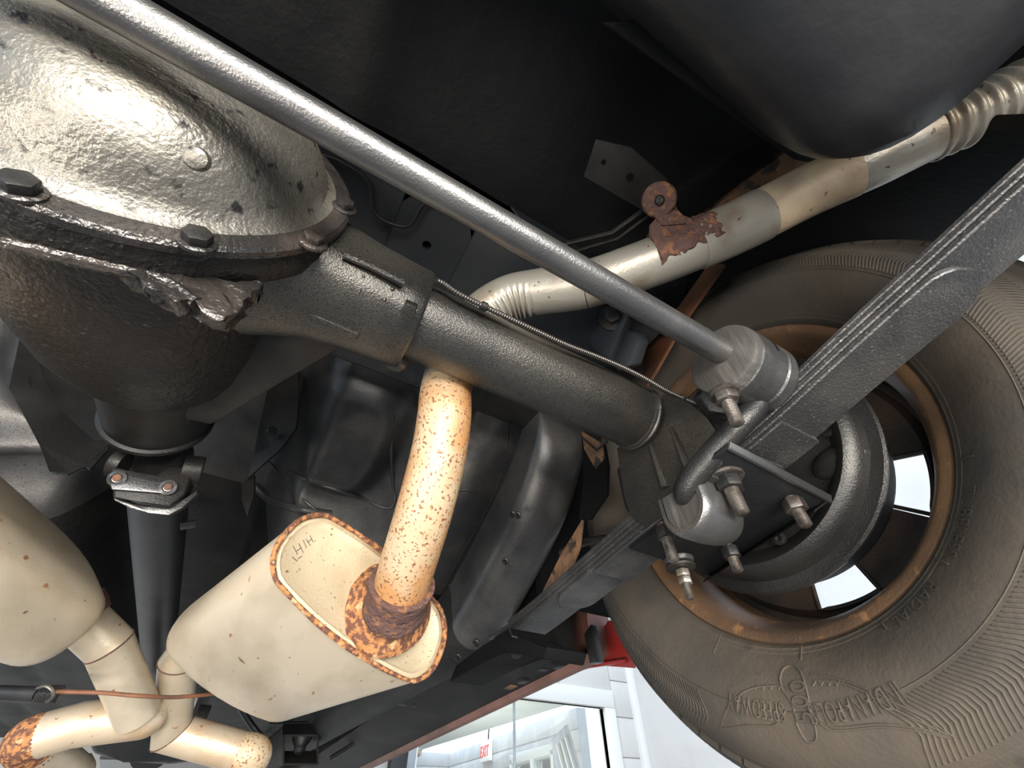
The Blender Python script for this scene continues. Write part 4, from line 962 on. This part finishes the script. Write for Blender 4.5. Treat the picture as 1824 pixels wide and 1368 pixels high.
# ================================================================ EXHAUST
def oval_loop(c, a, b, ex, ez, n=48, e=.8):
    L = []
    for k in range(n):
        t = 2 * math.pi * k / n; c_, s_ = math.cos(t), math.sin(t)
        st = a - b; q = k / n * 4; bb = b * 1.0
        x_ = math.copysign(abs(c_) ** .95, c_) * b + st * max(-1, min(1, c_ * 1.9)); crown = .90 + .10 * (1 - min(1, abs(x_) / a) ** 2)
        L.append(c + ex * (x_) + ez * (math.copysign(abs(s_) ** .8, s_) * b * crown))
    return L
def muffler(name, label, rc, fc, tilt, a, b, flip=1):
    t = thing(name, label, 'muffler', (rc + fc) / 2)
    ex = V(math.cos(tilt), 0, math.sin(tilt)); d = (fc - rc).normalized(); ex = (ex - d * ex.dot(d)).normalized(); ez = ex.cross(d).normalized()
    L = (fc - rc).length; bm = nb(); prev = None
    for s, k in ((0, .985), (.004, 1.0), (L - .03, 1.0), (L - .015, .985), (L - .005, .94), (L, .86)):
        A = loop(bm, oval_loop(rc + d * s, a * k if k >= .98 else a - b * (1 - k), b * k, ex, ez))
        if prev: bridge(bm, prev, A)
        prev = A
    bm.faces.new(prev); sh_ = obj('shell', bm, m_muf, t, angle=60)
    bm = nb(); A = loop(bm, oval_loop(rc + d * .004, a * .985, b * .985, ex, ez)); Bq = loop(bm, oval_loop(rc + d * .002, a - .008, b - .008, ex, ez)); C_ = loop(bm, oval_loop(rc + d * .006, a - .012, b - .012, ex, ez)); bridge(bm, A, Bq); bridge(bm, Bq, C_); bm.faces.new(C_)
    cap = obj('end_cap', bm, m_mcap, t, angle=60)
    bm = nb(); prev = None; first = None
    for k in range(96):
        tt = 2 * math.pi * k / 96; cc = oval_loop(rc, a - .001, b - .001, ex, ez, 96)[k]; rd = (cc - rc).normalized(); r_ = .0032 + .0008 * noise.noise(cc * 130)
        A = loop(bm, [cc + (rd * math.cos(q) + d * math.sin(q)) * r_ for q in [2 * math.pi * j / 8 for j in range(8)]])
        if prev: bridge(bm, prev, A)
        else: first = A
        prev = A
    bridge(bm, prev, first); tag(obj('rolled_rim', bm, m_rust, t), 'rusted crimped rim of the muffler end')
    return t, cap, d, ex, ez
rc = V(.288, .252, -.177); fc = V(.195, .60, -.178)
mr, capr, dr_, exr, ezr = muffler('muffler', 'tan oval muffler at centre with a rusty ringed end cap and thick pipe', rc, fc, math.radians(-18), .117, .0535)
def oncap(px, py):
    d = M @ Vector((px - 912, py - 684, FPX)); t = (rc + dr_ * .0055 - CAM).dot(dr_) / d.dot(dr_); return CAM + d * t
bm = nb()
for a_, b_ in (((522, 972), (530, 988)), ((527, 982), (536, 976)), ((532, 968), (540, 984)), ((540, 962), (546, 976)), ((545, 960), (553, 972)), ((520, 992), (530, 1000)), ((530, 996), (538, 990)), ((552, 954), (558, 966)), ((548, 966), (555, 960))):
    tube(bm, [oncap(*a_), oncap(*b_)], .0003, 6)
tag(obj('scribed_marks', bm, m_dark, capr), 'illegible hand-scribed strokes')
# tailpipe inlet boss: rusty cone, weld and the pipe rising over the axle
ip = at(700, 1075, Y=.245)
bm = nb(); d0 = (at(742, 960, d=.43) - ip).normalized()
lathe(bm, ip + dr_ * .012, (at(715, 1040, d=.44) - (ip + dr_ * .012)), [(.052, 0), (.050, .004), (.044, .010), (.037, .020), (.033, .026), (.02, .027)], 48, False, True)
for v in bm.verts: v.co += V(noise.noise(v.co * 80), noise.noise(v.co * 80 + V(9, 0, 0)), noise.noise(v.co * 80 + V(0, 9, 0))) * .0015
tag(obj('inlet_cone', bm, m_rust, mr), 'orange rusted flared collar')
tlp = [(702, 1085, .455), (717, 1038, .44), (733, 985, .43), (753, 920, .425), (772, 850, .43), (785, 790, .44), (792, 740, .45), (796, 690, .475), (815, 620, .51), (855, 565, .53), (905, 532, .535), (960, 520, .53), (1040, 508, .515), (1140, 475, .50), (1240, 436, .49), (1330, 396, .485), (1440, 340, .48), (1560, 285, .462), (1650, 240, .452), (1730, 205, .442), (1810, 168, .432), (1920, 112, .422), (2080, 40, .43), (2300, -40, .46)]
P_ = smoothpath([at(x, y, d=d) for x, y, d in tlp], 8)
tp_ = thing('tailpipe', 'long bent tailpipe rising from the centre muffler and curving over the axle', 'pipe', P_[0])
def seg_idx(i0, i1): return P_[i0 * 8:i1 * 8 + 1]
rad = .0292
bm = nb(); tube(bm, [p + V(noise.noise(p * 60), 0, 0) * .0005 for p in seg_idx(0, 1)], [.034 + .001 * math.sin(k) for k in range(9)], 40); tag(obj('rusted_neck', bm, m_drust, tp_), 'dark rusted weld neck')
bm = nb(); tube(bm, seg_idx(1, 7), rad, 48, caps=True); tag(obj('rising_pipe', bm, m_rpipe, tp_), 'orange speckled rising section')
bm = nb(); tube(bm, seg_idx(7, 9), rad, 40); obj('over_axle_bend', bm, m_pipeg, tp_)
def wrinkle(bm, path, idir, t0, t1, cyc, amp):
    n = len(path)
    for v in bm.verts:
        i = min(range(n), key=lambda i: (path[i] - v.co).length_squared); t = i / (n - 1)
        if t0 < t < t1:
            d = (v.co - path[i]).normalized(); w_ = max(0, d.dot(idir) + .25) / 1.25
            v.co += d * (amp * w_ * math.sin((t - t0) / (t1 - t0) * 2 * math.pi * cyc) * math.sin(math.pi * (t - t0) / (t1 - t0)) ** .4)
# crush-bent ribs on the inside of the bend
rb = seg_idx(9, 12); rs = []; fine = smoothpath(rb, 5)
bm = nb(); n_ = len(fine); tube(bm, fine, rad, 44); wrinkle(bm, fine, (at(930, 640, d=.53) - at(930, 520, d=.53)).normalized(), .02, .62, 8, .0042); tag(obj('wrinkled_bend', bm, m_pipeg, tp_, angle=60), 'crush-bent pipe with wrinkles')
bm = nb(); tube(bm, seg_idx(12, 15), rad, 44); obj('straight_pipe', bm, m_pipeg, tp_)
bm = nb(); tube(bm, P_[14 * 8:15 * 8 + 3], rad + .0015, 44); obj('sleeve_joint', bm, m_pipeg, tp_)
bm = nb(); tube(bm, P_[15 * 8 + 2:16 * 8 + 6], rad + .0003, 44); tag(obj('cream_band', bm, m_cream, tp_), 'cream coloured band of the pipe')
bm = nb(); tube(bm, P_[16 * 8 + 5:18 * 8 + 1], rad - .0004, 44); obj('rear_pipe', bm, m_pipeg, tp_)
fine = smoothpath(P_[18 * 8:21 * 8 + 1], 4); n_ = len(fine)
bm = nb(); tube(bm, fine, [rad + .0022 * math.sin(k / n_ * 2 * math.pi * 9) for k in range(n_)], 44); tag(obj('wrinkled_bend', bm, m_pipeg, tp_, angle=60), 'crush-bent rear section')
# hanger tab, rusted weld and rubber eye
dpt = .47
tb = [(1165, 395), (1180, 372), (1205, 362), (1215, 385), (1262, 400), (1268, 420), (1240, 440), (1205, 452), (1172, 440), (1158, 420)]
bm = nb(); prism(bm, [at(x, y, d=dpt) for x, y in tb], (.0, .003, .008), .003)
for v in bm.verts: v.co += V(noise.noise(v.co * 70), noise.noise(v.co * 70 + V(5, 0, 0)), noise.noise(v.co * 70 + V(0, 5, 0))) * .004
hg = obj('hanger_tab', bm, m_drust, tp_); tag(hg, 'purple-brown rusted hanger tab')
cl = [P_[i] for i in range(12 * 8, 16 * 8)]; i0 = min(range(len(cl)), key=lambda i: abs(prj(cl[i])[0] - 1165)); i1 = min(range(len(cl)), key=lambda i: abs(prj(cl[i])[0] - 1275))
sub = smoothpath(cl[i0:i1 + 1], 6); bm = nb(); G_ = []
upd = (at(1200, 300, d=.5) - at(1200, 400, d=.5)).normalized()
for i, p in enumerate(sub):
    t = (sub[min(i + 1, len(sub) - 1)] - sub[max(i - 1, 0)]).normalized(); u = (CAM - p); u = (u - t * u.dot(t)).normalized(); v = t.cross(u)
    if v.dot(upd) < 0: v = -v
    row = []
    for k in range(33):
        a = -.25 + 1.9 * k / 32; q = p + (u * math.cos(a) + v * math.sin(a)) * (rad + .0015); nn = noise.noise(q * 55) + .5 * noise.noise(q * 160)
        f = i / len(sub); edge = min(a + .25 + nn * .5, (f + nn * .12) * 6, (1 - f + nn * .15) * 4)
        row.append(bm.verts.new(p + (u * math.cos(a) + v * math.sin(a)) * (rad - .002 + max(0, min(1, edge * 3)) * (.0042 + .0016 * noise.noise(q * 200)))))
    G_.append(row)
for A, Bq in zip(G_[:-1], G_[1:]): bridge(bm, A, Bq, False)
obj('weld_crust', bm, m_drust, hg, angle=60)
c = at(1174, 356, d=.465); nv = (CAM - c).normalized() + V(0, 0, -.2)
bm = nb(); lathe(bm, c, nv, [(.018, -.008), (.019, 0), (.017, .003), (.008, .003)], 32, True, True); gm = obj('rubber_grommet', bm, m_drust, tp_)
bm = nb(); lathe(bm, c, nv, [(.0055, 0), (.0055, .006), (.004, .0075)], 20, True, True); obj('grommet_pin', bm, m_cast, gm)
bm = nb(); prism(bm, [at(x, y, d=.468) for x, y in ((1160, 375), (1185, 378), (1205, 372), (1225, 398), (1180, 402))], (0, .002, .004), .001); obj('grommet_strap', bm, m_drust, tp_)
# left muffler
rc2 = V(-.205, .19, -.135); fc2 = V(-.065, .505, -.150)
ml, capl, dl_, exl, ezl = muffler('muffler', 'tan oval muffler at the left edge, scratched, with a rusted outlet below', rc2, fc2, math.radians(-32), .115, .0535)
for t_, lst, Y in ((mr, (((400, 1105), (412, 1120)), ((380, 1118), (392, 1138)), ((345, 1150), (358, 1168)), ((425, 1170), (436, 1182))), 0), (ml, (((140, 1000), (128, 1032)), ((38, 1092), (50, 1088))), 0)):
    for a_, b_ in lst:
        # dents scored in the shell, marked by a shallow rust ridge on its surface
        rcX, fcX, exX, ezX, aX, dX = (rc, fc, exr, ezr, .120, dr_) if t_ is mr else (rc2, fc2, exl, ezl, .115, dl_)
        def hit(px, py):
            for k in range(900):
                P = at(px, py, d=.30 + k * .0008); q = P - rcX; s = q.dot(dX); 
                if 0 < s < (fcX - rcX).length and abs(q.dot(exX) / aX) ** 2.5 + abs(q.dot(ezX) / .0535) ** 2.1 < 1: return P
            return None
        A1, B1 = hit(*a_), hit(*b_)
        if A1 and B1: bm = nb(); tube(bm, [A1, A1.lerp(B1, .4), B1], [.0004, .0016, .0004], 8); obj('rusted_scrape', bm, m_drust, t_)
def pipe(name, label, pts, r, mm, joints=(), group=None, cat='pipe'):
    t = thing(name, label, cat, at(*pts[0][:2], d=pts[0][2])); Q = [at(x, y, d=d) for x, y, d in pts]
    return t, Q
XP = .0275
t1, Q = pipe('exhaust_pipe', 'mitred tan exhaust pipe below the left muffler, bending into a rusty elbow', [(140, 1098, .575), (195, 1150, .585), (222, 1200, .60), (246, 1272, .62), (140, 1290, .60), (45, 1318, .58), (130, 1385, .66)], XP, m_muf)
def miter(pts, r, mats, parent, names, seg=36):
    """straight lengths joined with mitred corners"""
    for i in range(len(pts) - 1):
        a, b = pts[i], pts[i + 1]; d = (b - a).normalized(); u, v = frame(d)
        na = ((a - pts[i - 1]).normalized() + d).normalized() if i > 0 else d
        nb_ = ((pts[i + 2] - b).normalized() + d).normalized() if i < len(pts) - 2 else d
        bm = nb(); ends = []
        for c, n_ in ((a, na), (b, nb_)):
            L = []
            for k in range(seg):
                o = (u * math.cos(2 * math.pi * k / seg) + v * math.sin(2 * math.pi * k / seg)) * r
                L.append(c + o - d * (o.dot(n_) / d.dot(n_)))
            ends.append(L)
        mid = [[p.lerp(q, t) for p, q in zip(*ends)] for t in (0, .25, .5, .75, 1)]
        prev = None
        for L in mid:
            A = loop(bm, L)
            if prev: bridge(bm, prev, A)
            else: bm.faces.new(A)
            prev = A
        bm.faces.new(prev[::-1]); obj(names[i], bm, mats[i], parent)
        if i > 0:      # weld bead along the mitre
            bm = nb(); L = ends[0]; tube(bm, L + [L[0]], .0011, 6, caps=False); obj('weld_bead', bm, m_drust, parent)
def softcorner(pts, k):
    out = [pts[0]]
    for i in range(1, len(pts) - 1):
        a, b, c = pts[i - 1], pts[i], pts[i + 1]; out += [b.lerp(a, k / (a - b).length), b.lerp(c, k / (c - b).length)]
    out.append(pts[-1]); return out
miter([Q[0], Q[1], Q[3]], XP, [m_muf, m_muf], t1, ['outlet_stub', 'down_pipe'])
e_ = softcorner([Q[3] + V(.0, .03, 0), Q[4], Q[5], Q[6]], .022); 
sp1 = [Q[3] + V(.01, .02, 0), Q[4], Q[5].lerp(Q[4], .35)]
bm = nb(); tube(bm, sp1, XP, 36); bmesh.ops.create_uvsphere(bm, u_segments=28, v_segments=16, radius=XP * .995, matrix=Matrix.Translation(sp1[0])); obj('cross_pipe', bm, m_exh, t1)
bm = nb(); tube(bm, smoothpath([Q[5].lerp(Q[4], .36), Q[5].lerp(Q[4], .10), Q[5] + (Q[6] - Q[5]).normalized() * .012, Q[5].lerp(Q[6], .25)], 8), XP, 36); tag(obj('rusted_elbow', bm, m_rust, t1), 'heavily rusted elbow')
bm = nb(); tube(bm, [Q[5].lerp(Q[6], .2), Q[6]], XP, 36); obj('lower_pipe', bm, m_muf, t1)
oc = at(150, 1103, d=.578); bm = nb(); lathe(bm, oc - (Q[1] - Q[0]).normalized() * .02, (Q[1] - Q[0]), [(.036, 0), (.033, .014), (.030, .022), (.0285, .026)], 40)
for v in bm.verts: v.co += V(noise.noise(v.co * 90), noise.noise(v.co * 90 + V(9, 0, 0)), noise.noise(v.co * 90 + V(0, 9, 0))) * .001
obj('rusted_collar', bm, m_drust, t1)
t2, Q = pipe('exhaust_pipe', 'mitred tan exhaust pipe below the centre muffler, bending right along its seam', [(345, 1140, .665), (318, 1178, .66), (306, 1305, .68), (452, 1345, .70), (430, 1400, .76)], XP, m_muf)
miter([Q[0] + (Q[0] - Q[1]) * .6, Q[1], Q[2], Q[3] + (Q[2] - Q[3]).normalized() * .02], XP - .001, [m_muf, m_muf, m_exh], t2, ['outlet_stub', 'down_pipe', 'cross_pipe'])
bm = nb(); tube(bm, smoothpath([Q[3] + (Q[2] - Q[3]).normalized() * .022, Q[3], Q[3].lerp(Q[4], .3), Q[4]], 8), XP - .0005, 36); tag(obj('rusted_elbow', bm, m_rpipe, t2), 'rust speckled elbow')
# parking brake wire strung under the pipes, with its rod and clevis
wr_ = thing('parking_brake_wire', 'thin pinkish wire strung across both exhaust pipes with a clevis at left', 'wire', at(110, 1236, d=.5))
wp_ = [at(x, y, d=d) for x, y, d in ((100, 1232, .52), (180, 1234, .53), (240, 1239, .535), (300, 1242, .56), (340, 1240, .58), (380, 1236, .61), (430, 1228, .66), (520, 1215, .8))]
bm = nb(); tube(bm, smoothpath(wp_, 8), .0024, 10); obj('wire', bm, m_orust, wr_)
bm = nb(); tube(bm, [at(-60, 1232, d=.54), at(60, 1237, d=.53), at(70, 1237, d=.53)], .0085, 14); obj('pull_rod', bm, m_dark, wr_)
cc = at(88, 1236, d=.525); bm = nb(); obox(bm, cc, (at(110, 1236, d=.525) - cc), V(0, .004, .006), V(0, .006, -.004), .002); obj('clevis', bm, m_cast, wr_)
bm = nb(); tube(bm, smoothpath([at(x, y, d=.51) for x, y in ((82, 1250), (94, 1242), (94, 1230), (82, 1222), (66, 1226))], 6), .0018, 8); obj('spring_clip', bm, m_steel, wr_)
# ================================================================ TRANSMISSION END
tr = thing('transmission', 'black curved crossmember and bare metal transmission tail far ahead', 'transmission', at(280, 1330, d=1.0))
DT = 1.0
cm = [at(x, y, d=DT) for x, y in ((150, 1310), (200, 1302), (260, 1310), (330, 1318), (400, 1322), (410, 1336), (370, 1356), (300, 1364), (220, 1358), (165, 1345))]
bm = nb(); prism(bm, cm, (0, .12, .03), .014, 4); obj('crossmember', bm, m_bar if 0 else m_paint, tr)
bm = nb(); prism(bm, [at(x, y, d=1.15) for x, y in ((175, 1350), (300, 1358), (420, 1336), (390, 1400), (180, 1400))], (0, .05, .02), .004); obj('oil_pan', bm, mat('bare_aluminium_pan', (.42, .43, .43), .4, .6, bump=.2, bs=90), tr)
bm = nb(); cyl(bm, at(272, 1262, d=1.25), at(278, 1330, d=1.05), .05, seg=28); obj('tail_housing', bm, m_dark, tr)
for x, y, s in ((262, 1262, 7), (272, 1276, 10), (255, 1288, 8), (275, 1295, 11), (246, 1300, 7), (290, 1290, 7)):
    c = at(x, y, d=.97); r_ = s / FPX * .97; bm = nb(); obox(bm, c, V(r_, 0, r_ * .3), V(-r_ * .2, r_ * .6, 0), V(0, r_ * .4, r_ * .8), r_ * .25); obj('mount_lug', bm, m_bright, tr)
bm = nb(); tube(bm, smoothpath([at(x, y, d=.95) for x, y in ((232, 1306), (255, 1306), (268, 1296), (276, 1297), (282, 1308), (300, 1312))], 5), .003, 8); obj('bent_bracket', bm, m_bright, tr)
bm = nb(); cyl(bm, at(341, 1263, d=.95), at(348, 1245, d=.95), .005, seg=12); tag(obj('white_tie', bm, m_trimw, tr), 'white plastic tie')
bm = nb(); obox(bm, at(362, 1268, d=1.05), V(.014, 0, 0), V(0, .01, 0), V(0, .005, .014), .003); obj('mount_ear', bm, m_cast, tr)
bm = nb(); hexa(bm, at(155, 1352, d=.9), (0, -1, -.6), .012, .012); obj('pan_bolt', bm, m_bright, tr)
# blue padding seen through the gap ahead of the wheel, and a hose crossing it
bq = [at(x, y, X=.80) for x, y in ((1005, 1030), (1010, 985), (1030, 930), (1046, 915), (1055, 921), (1052, 945), (1058, 960), (1053, 985), (1060, 1010), (1040, 1040))]
bm = nb(); prism(bm, bq, (.02, 0, 0), .004); tag(obj('foam_padding', bm, m_blue, body), 'rough blue foam padding')
hpts = [at(x, y, X=.62) for x, y in ((1000, 985), (1030, 970), (1060, 962), (1105, 958))]
bm = nb(); tube(bm, smoothpath(hpts, 6), .0065, 12); tag(obj('brake_hose', bm, m_cast, base=hpts[0]), 'short grey brake hose crossing the gap between frame rail and spring', 'hose')
# brake pipe on the kick-up plate behind the axle, held by a clip
bp = [at(x, y, Z=.19) for x, y in ((500, 235), (560, 270), (600, 285), (640, 308), (660, 330), (663, 365), (670, 382), (690, 396), (722, 404), (738, 392), (752, 368), (775, 362), (850, 395))]
bln = thing('brake_line', 'thin steel brake line looping on the plate above the axle', 'pipe', bp[6])
bm = nb(); tube(bm, smoothpath(bp, 6), .0027, 10); obj('line', bm, m_dark, bln)
c = at(690, 404, Z=.192); bm = nb(); obox(bm, c, V(.005, 0, 0), V(0, .009, 0), V(0, 0, .002), .001); obj('line_clip', bm, m_dark, bln)
bm = nb(); hexa(bm, c + V(0, .003, -.002), (0, 0, -1), .003, .002); obj('clip_screw', bm, m_dark, bln)
